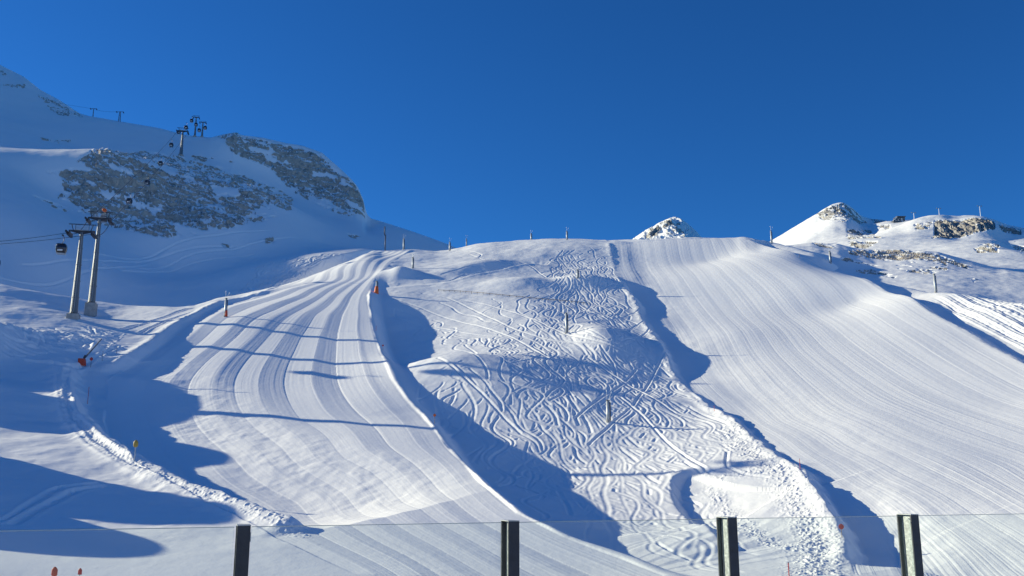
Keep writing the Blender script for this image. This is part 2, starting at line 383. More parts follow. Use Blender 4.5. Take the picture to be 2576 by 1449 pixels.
# the lanes soften towards the foot of the run
softL = 0.6 + 0.4 * sstep(Y, 138, 152)
mL, LL = lanes(slope, GL, PL, 12, 0.085, 0.022, 3, softL)
mR, LR = lanes(slope, GR, PR, 26, 0.02, 0.024, 9, None, 0.07)
GROOM = np.maximum(mL, mR)
print('lanes', time.time() - T0)
# natural unevenness off the groomed runs
und = 0.55 * fbm(X * 0.06, Y * 0.06, 21, 3) + 0.14 * fbm(X * 0.3, Y * 0.3, 22, 3)
slope.Z += (und * (1 - GROOM) * sstep(Y, 60, 90) * 1.0).astype(np.float32)
# broken snow clods along the pushed-up banks
def clods(sh, ln, off, wid, h, freq=1.1):
    d, _, al = seg_dist(sh.X, sh.Y, ln, reach=14)
    m = np.exp(-np.clip((d - off) / wid, -6, 6) ** 2) * (np.abs(d) < 1e3)
    c = np.maximum(0, fbm(sh.X * freq, sh.Y * freq, 77, 3) + 0.05)
    sh.Z += (h * c * m).astype(np.float32)
clods(slope, [p for p in L2 if p[1] < 130], -2.2, 1.9, 0.24, 3.6)
clods(slope, L2, -0.4, 0.7, 0.15, 1.8); clods(slope, L4, -0.6, 1.0, 0.2, 3.0); clods(slope, L5, 0.0, 0.8, 0.2, 1.6); clods(slope, L8, 0.3, 1.2, 0.2, 3.4)
cR = slope.hit(100, 860)
rg = np.exp(-(((X - cR.x) / 16) ** 2 + ((Y - 168) / 7) ** 2) ** 2)
slope.Z += (rg * 1.7 * np.maximum(0, fbm(X * 0.28 + Y * .1, Y * 0.55, 41, 4))).astype(np.float32)

# ---------------------------------------------------------------- ski tracks, pressed into the snow
class Tracks:
    def __init__(self, x0, x1, y0, y1, res=0.17):
        self.x0, self.y0, self.res = x0, y0, res
        self.H = np.zeros((int((y1 - y0) / res), int((x1 - x0) / res)), np.float32)
    def carve(self, xs, ys, depth=0.2, w=0.3, side=None):
        dx = np.gradient(xs); dy = np.gradient(ys); L = np.hypot(dx, dy) + 1e-6
        nx, ny = -dy / L, dx / L
        off = np.arange(-0.95, 0.96, 0.1) * (w / 0.3)
        a = np.abs(off) / (w / 0.3)
        grv = -depth * np.exp(-(a / 0.3) ** 4)
        rim = np.exp(-((a - 0.56) / 0.17) ** 2)
        m = np.exp(-(a / 0.78) ** 6)
        s = side if side is not None else np.ones(len(xs))
        left = (off > 0)[None, :]
        rk = np.where(left, 0.30 + 0.35 * np.maximum(s, 0)[:, None], 0.30 + 0.35 * np.maximum(-s, 0)[:, None])
        prof = grv[None, :] + depth * rk * rim[None, :] * ((0.7 + 0.6 * RNG.rand(len(xs), 1)) if w < .35 else 1.0)
        px = xs[:, None] + nx[:, None] * off; py = ys[:, None] + ny[:, None] * off
        j = ((px - self.x0) / self.res).astype(int); i = ((py - self.y0) / self.res).astype(int)
        ok = (i >= 0) & (j >= 0) & (i < self.H.shape[0]) & (j < self.H.shape[1])
        M = np.broadcast_to(m, px.shape)[ok]; i = i[ok]; j = j[ok]
        self.H[i, j] = self.H[i, j] * (1 - M) + prof[ok] * M
    def turns(self, x, y, ang, length, amp, lam, poly=None, depth=0.2, w=0.3, ph=None, decay=0.0):
        n = int(length / 0.11); s = np.arange(n) * 0.11
        ph = RNG.rand() * 6.28 if ph is None else ph
        lam_ = lam * (1 + 0.25 * np.sin(s / (lam * 2.3) + ph * 2)); th = np.cumsum(0.11 * 2 * np.pi / lam_) + ph
        A = amp * (0.75 + 0.45 * np.sin(s / (lam * 1.7) + ph)); o = A * np.sin(th)
        dr = 0.10 * np.sin(s / 31.0 + ph * 1.7)
        cx = x + np.cumsum(np.cos(ang + dr)) * 0.11; cy = y + np.cumsum(np.sin(ang + dr)) * 0.11
        xs = cx - np.sin(ang) * o; ys = cy + np.cos(ang) * o
        if poly is not None:
            ok = in_poly(xs[None, :], ys[None, :], poly)[0]
            if not ok.any(): return
            e = np.nonzero(~ok)[0]; e = e[e > np.argmax(ok)]; a = np.argmax(ok); b = e[0] if len(e) else n
            xs, ys, th = xs[a:b], ys[a:b], th[a:b]
        if len(xs) < 30: return
        self.carve(xs, ys, depth * (0.7 + 0.6 * RNG.rand()), w * (0.8 + 0.5 * RNG.rand()), np.sin(th))
    def poly_line(self, pts, depth=0.18, w=0.3):
        p = np.array(smooth_line(pts, 10)); d = np.concatenate([[0], np.cumsum(np.hypot(*np.diff(p, axis=0).T))])
        s = np.arange(0, d[-1], 0.11); self.carve(np.interp(s, d, p[:, 0]), np.interp(s, d, p[:, 1]), depth, w)
    def apply(self, sh, mask=1.0):
        X, Y = sh.X, sh.Y
        fi = (Y - self.y0) / self.res - 0.5; fj = (X - self.x0) / self.res - 0.5
        ok = (fi > 1) & (fj > 1) & (fi < self.H.shape[0] - 2) & (fj < self.H.shape[1] - 2)
        fi = np.where(ok, fi, 1); fj = np.where(ok, fj, 1); i = fi.astype(int); j = fj.astype(int); a = fi - i; b = fj - j; H = self.H
        r = H[i, j] * (1 - a) * (1 - b) + H[i + 1, j] * a * (1 - b) + H[i, j + 1] * (1 - a) * b + H[i + 1, j + 1] * a * b
        sh.Z += (np.where(ok, r, 0) * mask).astype(np.float32)

def wpoly(sh, pts): return [tuple(sh.hit(*p)[:2]) for p in pts]
tr = Tracks(-125, 125, 62, 360, 0.12)
PM = wpoly(slope, [(1060,640),(1000,680),(960,735),(950,760),(965,850),(985,905),(1005,950),(1040,1000),(1080,1035),(1125,1090),(1180,1150),(1240,1205),(1320,1275),(1440,1340),(1580,1390),(1700,1440),(1900,1440),(1960,1400),(1800,1280),(1700,1190),(1850,1130),(1830,1060),(1750,1010),(1695,960),(1660,890),(1630,840),(1600,800),(1590,760),(1560,715),(1545,690),(1540,650),(1530,615),(1430,612),(1330,620)])
_t = lambda m: print(m, time.time() - T0)
def seeds(sh, poly_px, n):
    xs = [p[0] for p in poly_px]; ys = [p[1] for p in poly_px]; out = []
    P_ = [(float(a), float(b)) for a, b in poly_px]
    while len(out) < n:
        a = random.uniform(min(xs), max(xs)); b = random.uniform(min(ys), max(ys))
        if in_poly(np.array([[a]]), np.array([[b]]), P_)[0, 0]: out.append(sh.hit(a, b))
    return out
D0 = -math.pi / 2
for zone, n, a0, da, ln_, amp, lam, dep in (
    ([(1400,615),(1530,620),(1545,690),(1560,720),(1440,740),(1380,700)], 55, 0.0, .2, (40, 90), (1.4, 2.8), (14, 24), .2),
    ([(1180,745),(1560,740),(1590,800),(1640,880),(1500,900),(1200,870),(1100,800)], 64, .2, .25, (40, 100), (1.4, 3.0), (13, 22), .2),
    ([(1040,905),(1250,890),(1650,900),(1700,980),(1600,1060),(1200,1060),(1060,980)], 56, .15, .25, (30, 70), (1.0, 2.3), (11, 18), .17),
    ([(1250,1060),(1750,1030),(1800,1100),(1750,1200),(1600,1350),(1450,1250)], 26, .1, .2, (20, 50), (.9, 1.9), (10, 15), .08),
    ([(950,745),(1180,745),(1150,850),(980,860)], 14, .5, .3, (15, 40), (1.0, 2.5), (10, 18), .2)):
    for c in seeds(slope, zone, int(n * .62)):
        an = D0 + a0 + random.uniform(-da, da) * .7; L_ = random.uniform(*ln_) * 1.15; A_ = random.uniform(*amp) * random.choice((.35, 1, 1)); lm = random.uniform(*lam) * 1.1; ph = random.uniform(0, 6.28)
        o_ = random.uniform(1.3, 3.2)
        for k in range(random.choice((1, 1, 2, 3))):
            tr.turns(c.x + o_ * k, c.y + random.uniform(-2, 2), an, L_, A_, lm, PM, dep * .64, .2, ph + .25 * k)
# long straight traverses across the field
for pl in ([(1000,735),(1090,742),(1180,775),(1300,830),(1420,860),(1560,880)], [(960,745),(1060,775),(1180,815),(1290,850),(1380,900)], [(1060,738),(1200,762),(1330,800),(1470,850),(1620,905)],
           [(1180,640),(1250,655),(1330,668),(1390,700)], [(1700,870),(1650,930),(1600,1010),(1570,1040),(1480,1120)], [(1600,930),(1530,990),(1450,1050)],
           [(1640,780),(1560,800),(1450,812),(1380,808)], [(1650,800),(1560,830),(1470,832)], [(1640,830),(1560,860),(1480,842)], [(1650,760),(1590,790),(1500,790),(1400,795)],
           [(1720,1160),(1760,1185),(1850,1195),(1920,1190)], [(1830,1135),(1830,1170),(1870,1190),(1930,1200)], [(1600,720),(1650,790),(1720,850)],
           [(1560,1000),(1620,1050),(1700,1130),(1790,1190)], [(1480,900),(1600,980),(1700,1040)], [(1100,900),(1180,960),(1250,1030),(1310,1090)]):
    for k in range(1):
        q = [slope.hit(p[0] + k * 7, p[1] + k * 5) for p in pl]; tr.poly_line([(c.x, c.y) for c in q], 0.16, 0.2)
# loops on the quieter ground above
for pl in ([(1180,632),(1210,640),(1195,650),(1160,648)], [(1600-440,700),(1220,680),(1330,690)], [(1110,690),(1170,672),(1205,668),(1240,678)], [(1400,648),(1440,640),(1500,650)], [(1040,700),(1120,708),(1170,690)]):
    q = [slope.hit(*p) for p in pl]; tr.poly_line([(c.x, c.y) for c in q], 0.16, 0.24)
# left: road ruts and churned ground
for pl in ([(480,775),(420,795),(360,815),(300,830)], [(520,772),(440,800),(400,815),(350,840)], [(300,838),(250,852),(150,860),(60,858)],
           [(157,925),(155,960),(160,1000),(185,1060),(230,1110),(300,1150),(360,1178)], [(168,925),(165,960),(172,1000),(196,1055),(245,1105),(315,1148),(380,1180)],
           [(60,905),(110,912),(170,918),(230,905),(300,870)], [(20,1310),(80,1270),(160,1225),(250,1215)], [(35,1320),(100,1280),(190,1235),(265,1222)]):
    q = [slope.hit(*p) for p in pl]; tr.poly_line([(c.x, c.y) for c in q], 0.3, 0.42)
PLF = wpoly(slope, [(-60,800),(150,815),(330,820),(300,850),(250,880),(120,890),(-60,895)])
for c in seeds(slope, [(-40,812),(150,820),(300,825),(240,875),(0,885)], 90):
    tr.turns(c.x, c.y, random.uniform(-.5, .5), random.uniform(8, 26), random.uniform(.3, 1.4), random.uniform(6, 14), PLF, .26, .35)
# right: machine tracks on the side road and single runs below the hill
d3, _, al3 = seg_dist(X, Y, L3, reach=45)
wn = sstep(d3, 4.5, 6.5) * (1 - sstep(d3, 19, 24)) * (1 - sstep(Y, 200, 212)); dd = d3 + .5 * fbm(al3 * .04, d3 * .05, 33, 2)
slope.Z += (wn * (0.13 * np.sin(dd * 2 * np.pi / 2.6) + .07 * np.sin(dd * 2 * np.pi / .9) + .12 * fbm(X * 1.2, Y * 1.2, 34, 2))).astype(np.float32)
for c in seeds(slope, [(2440,748),(2576,768),(2600,850),(2520,820)], 9):
    tr.turns(c.x, c.y, D0 + .5 + random.uniform(-.4, .4), 45, 2.0, 20, None, .22)
tr.H = blur(tr.H, 1); keep = 1 - 0.97 * sstep(GROOM, 0.3, 0.8)
_t('carved'); tr.apply(slope, keep)
print('tracks', time.time() - T0)
slope.build('snow_slope', M_SNOW)

# ---------------------------------------------------------------- rock faces
def grads(sh):
    Zu = np.gradient(sh.Z, axis=1) / np.gradient(sh.U)[None, :]; Zs = np.gradient(sh.Z, axis=0) / np.gradient(sh.S)[:, None]
    gx = Zu / sh.Y; return gx, (Zs - gx * sh.X) / sh.Y
def rock_zone(sh, polys, amp=1.6, fa=0.11, fb=0.33, tilt=-25, steep=(0.75, 1.45), base=0.0, seed=50, lift=0.0, edge=4, rag=1.0):
    """rugged displacement inside outlined zones; bare rock stays where it ends up too steep to hold snow"""
    m = np.zeros(sh.Z.shape, np.float32)
    for p in polys:
        k = p[0] if isinstance(p[0], (int, float)) else 1.0; q = p[1:] if isinstance(p[0], (int, float)) else p
        m = np.maximum(m, k * in_poly(sh.X, sh.Y, wpoly(sh, q)))
    m = blur(m, edge)
    a = math.radians(tilt); A = sh.X * math.cos(a) + sh.Z * math.sin(a); B = -sh.X * math.sin(a) + sh.Z * math.cos(a)
    wa = A + 5 / (fa * 60) * fbm(A * fa, B * fa, seed + 9, 2)
    n = 0.5 * ridged(wa * fa, B * fb * .6, seed, 3, 0.5) + 0.35 * fbm(wa * fa * 2.6, B * fb * 2.2, seed + 5, 3, 0.5)
    bl = 0
    for fq, kk in ((1.0, .85), (2.9, .6)):
        st = B * fb * fq + 2.0 * fbm(wa * fa * fq * 1.1, B * fb * .5, seed + 20, 4, .6); f_ = st - np.floor(st)
        bl = bl + kk * (sstep(f_, .45, .95) - f_) / (fb * fq) / amp
    m2 = m * sstep(fbm(A * fa * 0.9, B * fb * 0.5, seed + 7, 4, .65) * rag * 1.5 + m, 0.25, 0.85)
    sh.Z += (amp * (n + bl) * m2).astype(np.float32) + (lift * m).astype(np.float32)
    gx, gy = grads(sh); g = np.hypot(gx, gy)
    r = m2 * (base + (1 - base) * sstep(g + 0.25 * fbm(A * fa * 5, B * fb * 5, seed + 8, 2), *steep))
    sh.attr['rock'] = np.maximum(sh.attr.get('rock', 0), r).astype(np.float32)

# left mountain
lc = [(-140,100,900),(0,165,820),(60,195,790),(100,225,770),(150,252,740),(225,292,690),(300,305,650),(400,325,605),(470,343,585),(530,350,575),
      (590,335,575),(660,347,580),(760,368,588),(810,386,590),(860,430,575),(900,470,560),(918,520,545),(932,548,535),(985,565,530),(1040,583,530),(1120,612,535),(1180,640,540),
      (0,400,420),(0,300,540),(120,300,600),(200,370,520),(350,376,520),(480,395,530),(560,440,515),(640,400,560),(700,430,560),(800,470,555),(700,520,458),
      (0,500,338),(0,600,300),(0,700,272),(0,760,258),(150,640,303),(300,640,345),(150,740,285),(420,600,390),(420,680,350),(420,770,292),(600,590,410),(600,650,372),(610,715,308),(560,750,290),
      (800,560,460),(800,620,415),(900,600,445),(940,628,364),(800,650,331),(720,690,314),(650,715,300),(850,680,318),(650,700,308),(680,665,326),(980,640,365),(1060,640,385),
      (200,450,434),(300,480,431),(450,500,436),(600,500,443),(120,480,404),(60,450,388),(250,560,372),(420,570,385),(700,600,410),(520,560,400),
      (-140,300,490),(-140,500,322),(-140,700,252),(-300,400,400),(-300,650,260),(-300,200,600)]
for px, py, d in ((760,368,588),(810,386,590),(860,430,575),(900,470,560),(918,520,545),(932,548,535),(985,565,530),(1040,583,530),(1120,612,535)):
    lc.append((px, None, d + 45, P(px, py, d).z - 12))
for px, z in ((-140, 330), (150, 240), (400, 190), (600, 165), (860, 120), (1040, 110)):
    lc.append((px, None, 1050, z * .9))
for px, z in ((-100, 20), (200, 24), (500, 34), (700, 42), (950, 60)):
    lc.append((px, None, 215, z))
lc += [(1120, None, 300, 58), (1250, None, 300, 58), (1250, None, 230, 40), (1250, None, 400, 80), (1250, None, 600, 90), (1250, None, 1050, 90)]
left = Sheet(lc, -0.75, -0.02, 225, 1050, 1150, 1000, lam=2e-4)
for px, py, d in ((860,430,485),(900,470,478),(918,520,470),(932,548,468),(985,565,475),(1040,583,480),(1120,612,490)):
    pass
ft = np.interp(left.U, [ray(p, 700)[0] for p in (-400, 0, 560, 700, 800, 950, 1250)], [235, 250, 274, 302, 325, 372, 430])[None, :]
left.Z -= (60 * sstep(ft - left.Y, 0, 35)).astype(np.float32)

left.Z += (1.0 * fbm(left.X * 0.02, left.Y * 0.02, 61, 4) + 0.2 * fbm(left.X * .15, left.Y * .15, 62, 3)).astype(np.float32)
SKYL = [(-60,135),(0,163),(60,193),(100,225),(150,252),(200,285),(225,292),(300,305),(400,322),(470,340),(530,346),(560,338),(590,333),(610,340),(660,346),(720,360),(760,366),(810,384),(860,428),(885,452),(900,470),(915,505),(921,535),(932,549),(985,565),(1040,583),(1080,597),(1120,612)]
for _ in range(2): fit_skyline(left, SKYL, .8, None, 3)
mound(left, 265, 458, 23, 36, 34)
c_ = left.hit(420, 500); dx_ = left.X - c_.x; dy_ = left.Y - c_.y
left.Z += (0.24 * dx_ * np.exp(-((dx_ / 62) ** 2 + (dy_ / 60) ** 2) ** 2)).astype(np.float32)
rock_zone(left, [[(215,390),(330,382),(420,386),(500,405),(560,420),(640,440),(700,465),(738,500),(735,525),(700,548),(640,560),(560,585),(500,590),(430,598),(340,585),(280,570),(200,545),(130,520),(80,490),(160,480),(150,440),(110,430),(180,425),(240,430),(190,405)],
                 [(545,345),(590,333),(660,350),(760,370),(815,395),(860,440),(900,475),(915,510),(922,555),(880,545),(820,525),(760,495),(720,470),(690,430),(630,400),(580,385)],
                 ], amp=1.5, fa=.07, fb=.3, tilt=-24, base=0.0, steep=(0.75, 1.5), seed=50)
rock_zone(left, [[(90,235),(130,250),(200,285),(210,295),(150,292),(120,270)], [(100,345),(180,350),(170,362),(110,356)],[(480,390),(540,395),(535,408),(490,402)],[(565,400),(595,404),(590,412),(570,408)],
                 [(0,170),(22,178),(18,190),(0,188)],[(665,600),(690,598),(688,612),(668,612)],[(555,612),(590,612),(580,626),(562,622)],[(870,585),(905,592),(900,602),(880,596)],[(0,212),(70,214),(60,222),(0,219)],[(560,350),(600,345),(590,370),(565,365)]], amp=1.0, fa=.08, fb=.35, base=0.1, steep=(0.7, 1.3), seed=70, edge=2, rag=1.6)
tl = Tracks(-160, 0, 262, 420, 0.2)
PW = wpoly(left, [(640,740),(560,748),(640,700),(650,655),(720,633),(945,630),(900,660),(800,700),(720,730)])
for c in seeds(left, [(660,650),(940,632),(860,665),(700,700),(640,700)], 60):
    tl.turns(c.x, c.y, D0 - .3 + random.uniform(-.5, .3), random.uniform(20, 60), random.uniform(1.0, 2.6), random.uniform(10, 20), PW, .22, .36)
for pl in ([(250,640),(420,625),(560,590),(680,580)], [(0,660),(200,655),(400,650),(620,620)], [(260,668),(450,655),(600,625),(760,600)], [(0,700),(200,690),(380,665)], [(300,560+120),(460,672),(640,640)]):
    q = [left.hit(*p) for p in pl]; tl.poly_line([(c.x, c.y) for c in q], 0.3, 0.5)
tl.apply(left)
left.build('mountain', M_HILL)
print('left', time.time() - T0)

# hill beyond the right edge of the run
hc = [(1900,640,320),(1994,616,325),(2039,610,325),(2107,614,322),(2150,624,320),(2267,628,312),(2357,634,305),(2420,650,298),(2507,674,288),(2557,684,282),(2650,694,275),
      (1945,625,312),(2020,650,290),(2100,690,262),(2200,680,275),(2350,700,250),(2450,735,232),(2560,765,222),(2700,800,212),(2250,650,296),(2350,660,285),(2450,690,262),(2260,730,238),(2350,745,220)]
for px, z in ((1900, 70), (2200, 62), (2450, 50), (2700, 42)):
    hc += [(px, None, 360, z), (px, None, 420, z - 12), (px, None, 185, 12)]
hill = Sheet(hc, 0.22, 0.64, 190, 420, 650, 560)
hill.Z += (0.6 * fbm(hill.X * 0.05, hill.Y * 0.05, 81, 4) + .15 * fbm(hill.X * .3, hill.Y * .3, 82, 3)).astype(np.float32)
fit_skyline(hill, [(1940,620),(1994,616),(2039,610),(2107,613),(2150,624),(2200,629),(2267,627),(2357,633),(2420,650),(2507,674),(2557,683),(2650,694)], .8, None, 3)
rock_zone(hill, [[(2130,630),(2200,626),(2300,630),(2360,640),(2380,655),(2385,680),(2340,690),(2290,685),(2250,672),(2180,665),(2110,655),(2140,642)],[(2150,680),(2190,676),(2260,695),(2250,700),(2180,690)],[(2420,690),(2470,700),(2450,712)],
                [(2040,608),(2110,616),(2100,624),(2050,618)],[(2360,640),(2440,668),(2430,676),(2370,655)]], amp=0.4, fa=.10, fb=.5, tilt=-14, base=0.0, steep=(0.65, 1.3), seed=90, edge=3, rag=1.4)
hill.build('hill', M_HILL)

# far right mountain with its summit
rc = [(1850,660,1150),(1940,606,1180),(1990,576,1200),(2040,546,1230),(2080,522,1260),(2105,513,1275),(2122,511,1280),(2140,520,1270),(2160,540,1250),(2180,552,1220),(2205,549,1190),(2235,557,1120),(2262,560,1080),(2300,552,1050),(2330,544,1030),(2363,540,1010),(2400,544,1000),(2440,540,980),(2467,543,960),(2500,552,930),(2576,574,860),(2700,605,800),
      (1950,640,900),(2100,600,1020),(2150,640,800),(2250,600,880),(2350,650,660),(2350,600,860),(2500,620,700),(2500,700,520),(2650,740,480),(2650,660,600),(2120,560,1130),(2060,580,1090),(2180,580,1080),
      (2380,560,960),(2460,560,925),(2380,595,905),(2470,590,890)]
for px, z in ((1850, 250), (2122, 330), (2350, 250), (2600, 200)):
    rc += [(px, None, 1600, z), (px, None, 2000, z * .8), (px, None, 380, 60)]
far = Sheet(rc, 0.2, 0.66, 420, 1900, 760, 700)
far.Z += (4 * fbm(far.X * 0.008, far.Y * 0.008, 101, 4) + 1.0 * fbm(far.X * .05, far.Y * .05, 102, 4)).astype(np.float32)
fit_skyline(far, [(1900,625),(1940,606),(1990,576),(2040,546),(2070,529),(2080,519),(2100,512),(2125,508),(2135,512),(2150,530),(2165,543),(2180,550),(2200,550),(2228,554),(2262,557),(2285,553),(2300,551),(2330,543),(2363,540),(2385,541),(2400,544),(2440,541),(2467,543),(2500,551),(2530,565),(2576,573),(2640,590)], .72, [(1850,1130),(1940,1175),(2040,1225),(2122,1270),(2180,1215),(2235,1115),(2300,1045),(2363,1005),(2440,975),(2500,925),(2576,855),(2700,795)], 13)
rock_zone(far, [[(2350,555),(2420,552),(2500,556),(2505,575),(2480,580),(2440,590),(2400,598),(2345,600)]], amp=2.5, fa=.05, fb=.14, tilt=65, base=0.45, steep=(0.5, 1.1), seed=120, edge=2, rag=.4)
rock_zone(far, [[(2050,540),(2085,520),(2122,511),(2145,525),(2165,545),(2185,560),(2150,556),(2120,560),(2070,552)],[(2130,578),(2190,575),(2220,600),(2180,625),(2140,620),(2130,600)],[(2185,548),(2225,548),(2230,558),(2195,556)],
                [(2210,567),(2240,564),(2238,575),(2215,574)],[(2450,625),(2520,615),(2510,635),(2460,635)],[(2540,610),(2576,600),(2576,640),(2550,625)],[(2505,560),(2570,575),(2570,590),(2520,580)],[(2300,565),(2345,558),(2335,575),(2305,578)]], amp=2.2, fa=.03, fb=.12, tilt=-35, base=0.05, steep=(0.7, 1.4), seed=130, edge=2, rag=1.9)
far.build('far_mountain', M_FAR)

# distant peak
pc = [(1480,640,2500),(1590,602,2600),(1622,582,2600),(1660,560,2600),(1700,546,2600),(1718,551,2600),(1745,577,2600),(1768,600,2600),(1860,650,2500),(1640,600,2400),(1740,600,2400),(1690,575,2500),(1700,620,2200),(1500,700,2000),(1900,700,2000)]
for px, z in ((1480, 520), (1700, 640), (1900, 520)): pc += [(px, None, 3000, z), (px, None, 1900, 350)]
peak = Sheet(pc, 0.05, 0.3, 1950, 3000, 420, 360)
peak.Z += (9 * ridged(peak.X * 0.012 + peak.Y * .004, peak.Y * 0.007, 141, 5, .6)).astype(np.float32)
fit_skyline(peak, [(1560,615),(1590,602),(1622,580),(1660,559),(1685,548),(1697,545),(1712,549),(1730,562),(1752,582),(1768,600),(1800,620)], .85, None, 2)
rock_zone(peak, [[(1590,604),(1640,570),(1680,552),(1690,560),(1660,585),(1640,604)],[(.6),(1700,548),(1768,602),(1650,604),(1680,560)]], amp=12, fa=.02, fb=.045, tilt=35, base=0.1, steep=(0.55, 1.2), seed=150, edge=2)
peak.build('distant_peak', M_FAR)
print('terrain', time.time() - T0)

# unseen snow slope behind the viewer, added to bounce sunlight onto the runs
az = np.radians(np.linspace(68, 246, 150))[None, :]; rr = np.exp(np.linspace(math.log(45), math.log(1100), 90))[:, None]
class _B: pass
op = Sheet.__new__(Sheet); op.attr = {}
op.X = (rr * np.sin(az)).astype(np.float32); op.Y = (rr * np.cos(az)).astype(np.float32)
back = sstep(np.degrees(az), 85, 130) * (1 - 0.75 * sstep(np.degrees(az), 205, 240))
op.Z = (-9.5 - 8 * sstep(rr, 40, 120) + back * 130 * sstep(rr, 130, 950) + 9 * fbm(op.X * .01, op.Y * .01, 201, 4) * sstep(rr, 60, 200)).astype(np.float32)
op.build('bounce_slope', M_SNOW)
# ---------------------------------------------------------------- mesh helper and materials for the built things
class MB:
    def __init__(self): self.v = []; self.f = []
    def box(self, c, s, R=None):
        b = len(self.v); R = R or Matrix.Identity(3)
        for k in range(8):
            p = Vector(((k & 1) - .5, ((k >> 1) & 1) - .5, ((k >> 2) & 1) - .5)); p = Vector((p.x * s[0], p.y * s[1], p.z * s[2]))
            self.v.append(tuple(R @ p + Vector(c)))
        for q in ((0,2,3,1),(4,5,7,6),(0,1,5,4),(2,6,7,3),(0,4,6,2),(1,3,7,5)): self.f.append([b + i for i in q])
        return self
    def bar(self, p0, p1, w, h=None):
        p0, p1 = Vector(p0), Vector(p1); d = p1 - p0; R = d.to_track_quat('X', 'Z').to_matrix()
        return self.box((p0 + p1) / 2, (d.length, w, h or w), R)
    def cyl(self, p0, p1, r0, r1=None, n=10):
        p0, p1 = Vector(p0), Vector(p1); r1 = r0 if r1 is None else r1; R = (p1 - p0).to_track_quat('Z', 'X').to_matrix(); b = len(self.v)
        for p, r in ((p0, r0), (p1, r1)):
            for k in range(n):
                a = 2 * math.pi * k / n; self.v.append(tuple(p + R @ Vector((r * math.cos(a), r * math.sin(a), 0))))
        for k in range(n): self.f.append([b + k, b + (k + 1) % n, b + n + (k + 1) % n, b + n + k])
        self.f.append([b + k for k in reversed(range(n))]); self.f.append([b + n + k for k in range(n)]); return self
    def tube(self, pts, r, n=6):
        for a, c in zip(pts[:-1], pts[1:]): self.cyl(a, c, r, r, n)
        return self
    def lathe(self, prof, c=(0, 0, 0), n=16, sx=1, sy=1, R=None):
        b = len(self.v); R = R or Matrix.Identity(3)
        for r, z in prof:
            for k in range(n):
                a = 2 * math.pi * k / n; self.v.append(tuple(R @ Vector((r * sx * math.cos(a), r * sy * math.sin(a), z)) + Vector(c)))
        for i in range(len(prof) - 1):
            for k in range(n): self.f.append([b + i * n + k, b + i * n + (k + 1) % n, b + (i + 1) * n + (k + 1) % n, b + (i + 1) * n + k])
        self.f.append([b + k for k in reversed(range(n))]); m = b + (len(prof) - 1) * n; self.f.append([m + k for k in range(n)]); return self
    def build(self, name, mat, parent=None, smooth=False, bevel=0):
        me = bpy.data.meshes.new(name); me.from_pydata(self.v, [], self.f); me.update(); me.materials.append(mat)
        if smooth: me.polygons.foreach_set('use_smooth', [True] * len(me.polygons))
        o = bpy.data.objects.new(name, me); COL.objects.link(o); o.parent = parent
        if bevel:
            md = o.modifiers.new('bevel', 'BEVEL'); md.width = bevel; md.segments = 2; md.limit_method = 'ANGLE'
        return o
def tag(o, label, cat, group=None):
    o['label'] = label; o['category'] = cat
    if group: o['group'] = group
    return o
def thing(name, loc, label, cat, group=None, rz=0.0):
    o = bpy.data.objects.new(name, None); COL.objects.link(o); o.location = loc; o.rotation_euler = (0, 0, rz); o.empty_display_size = 0.5
    return tag(o, label, cat, group)
def dup(root, loc, label, rz=None, sc=None):
    r = root.copy(); COL.objects.link(r); r.location = loc; r['label'] = label
    if rz is not None: r.rotation_euler = (0, 0, rz)
    if sc: r.scale = (sc,) * 3 if isinstance(sc, (int, float)) else sc
    for ch in list(root.children):
        c = ch.copy(); COL.objects.link(c); c.parent = r
        for g in ch.children:
            d = g.copy(); COL.objects.link(d); d.parent = c
    return r
def plain(name, col, rough=0.5, metal=0.0, var=0.15, scale=3.0, bump=0.0):
    m, nt, b = new_mat(name); tc = N(nt, 'ShaderNodeTexCoord').outputs['Object']; n = noise_n(nt, tc, scale, 5, 0.65)
    c = ramp(nt, n, [(0.3, tuple(x * (1 - var) for x in col)), (0.7, tuple(min(x * (1 + var), 1) for x in col))])
    nt.links.new(c, b.inputs['Base Color']); b.inputs['Roughness'].default_value = rough; b.inputs['Metallic'].default_value = metal
    if bump:
        bp = N(nt, 'ShaderNodeBump'); bp.inputs['Strength'].default_value = bump; bp.inputs['Distance'].default_value = 0.02
        nt.links.new(n, bp.inputs['Height']); nt.links.new(bp.outputs[0], b.inputs['Normal'])
    return m
m_galv = plain('galvanised steel', (0.46, 0.49, 0.50), 0.5, 0.35, 0.22, 1.4)
m_mast = plain('weathered mast steel', (0.11, 0.13, 0.15), 0.5, 0.25, 0.2, 0.6)
m_dark = plain('dark steel', (0.035, 0.04, 0.055), 0.5, 0.2, 0.2)
m_black = plain('black cabin paint', (0.018, 0.02, 0.03), 0.3, 0.0, 0.1)
m_window = plain('tinted window', (0.03, 0.04, 0.06), 0.06, 0.0, 0.05)
m_white = plain('white paint', (0.72, 0.73, 0.74), 0.5)
m_conc = plain('board-marked concrete', (0.33, 0.33, 0.32), 0.85, 0, 0.25, 1.2, 0.5)
m_red = plain('red padding', (0.55, 0.06, 0.02), 0.6, 0, 0.15)
m_orange = plain('orange padding', (0.75, 0.13, 0.02), 0.6, 0, 0.12)
m_yellow = plain('yellow sign', (0.45, 0.30, 0.05), 0.5, 0, 0.1)
m_glassred = plain('red sign', (0.5, 0.02, 0.02), 0.4, 0, 0.1)
m_wood = plain('grey wood', (0.25, 0.2, 0.16), 0.8, 0, 0.3)
m_post = plain('anthracite coated steel', (0.042, 0.048, 0.06), 0.5, 0.1, 0.25, 9.0, 0.3)
m_web = plain('mottled galvanised web', (0.30, 0.34, 0.34), 0.55, 0.3, 0.35, 26.0, 0.4)

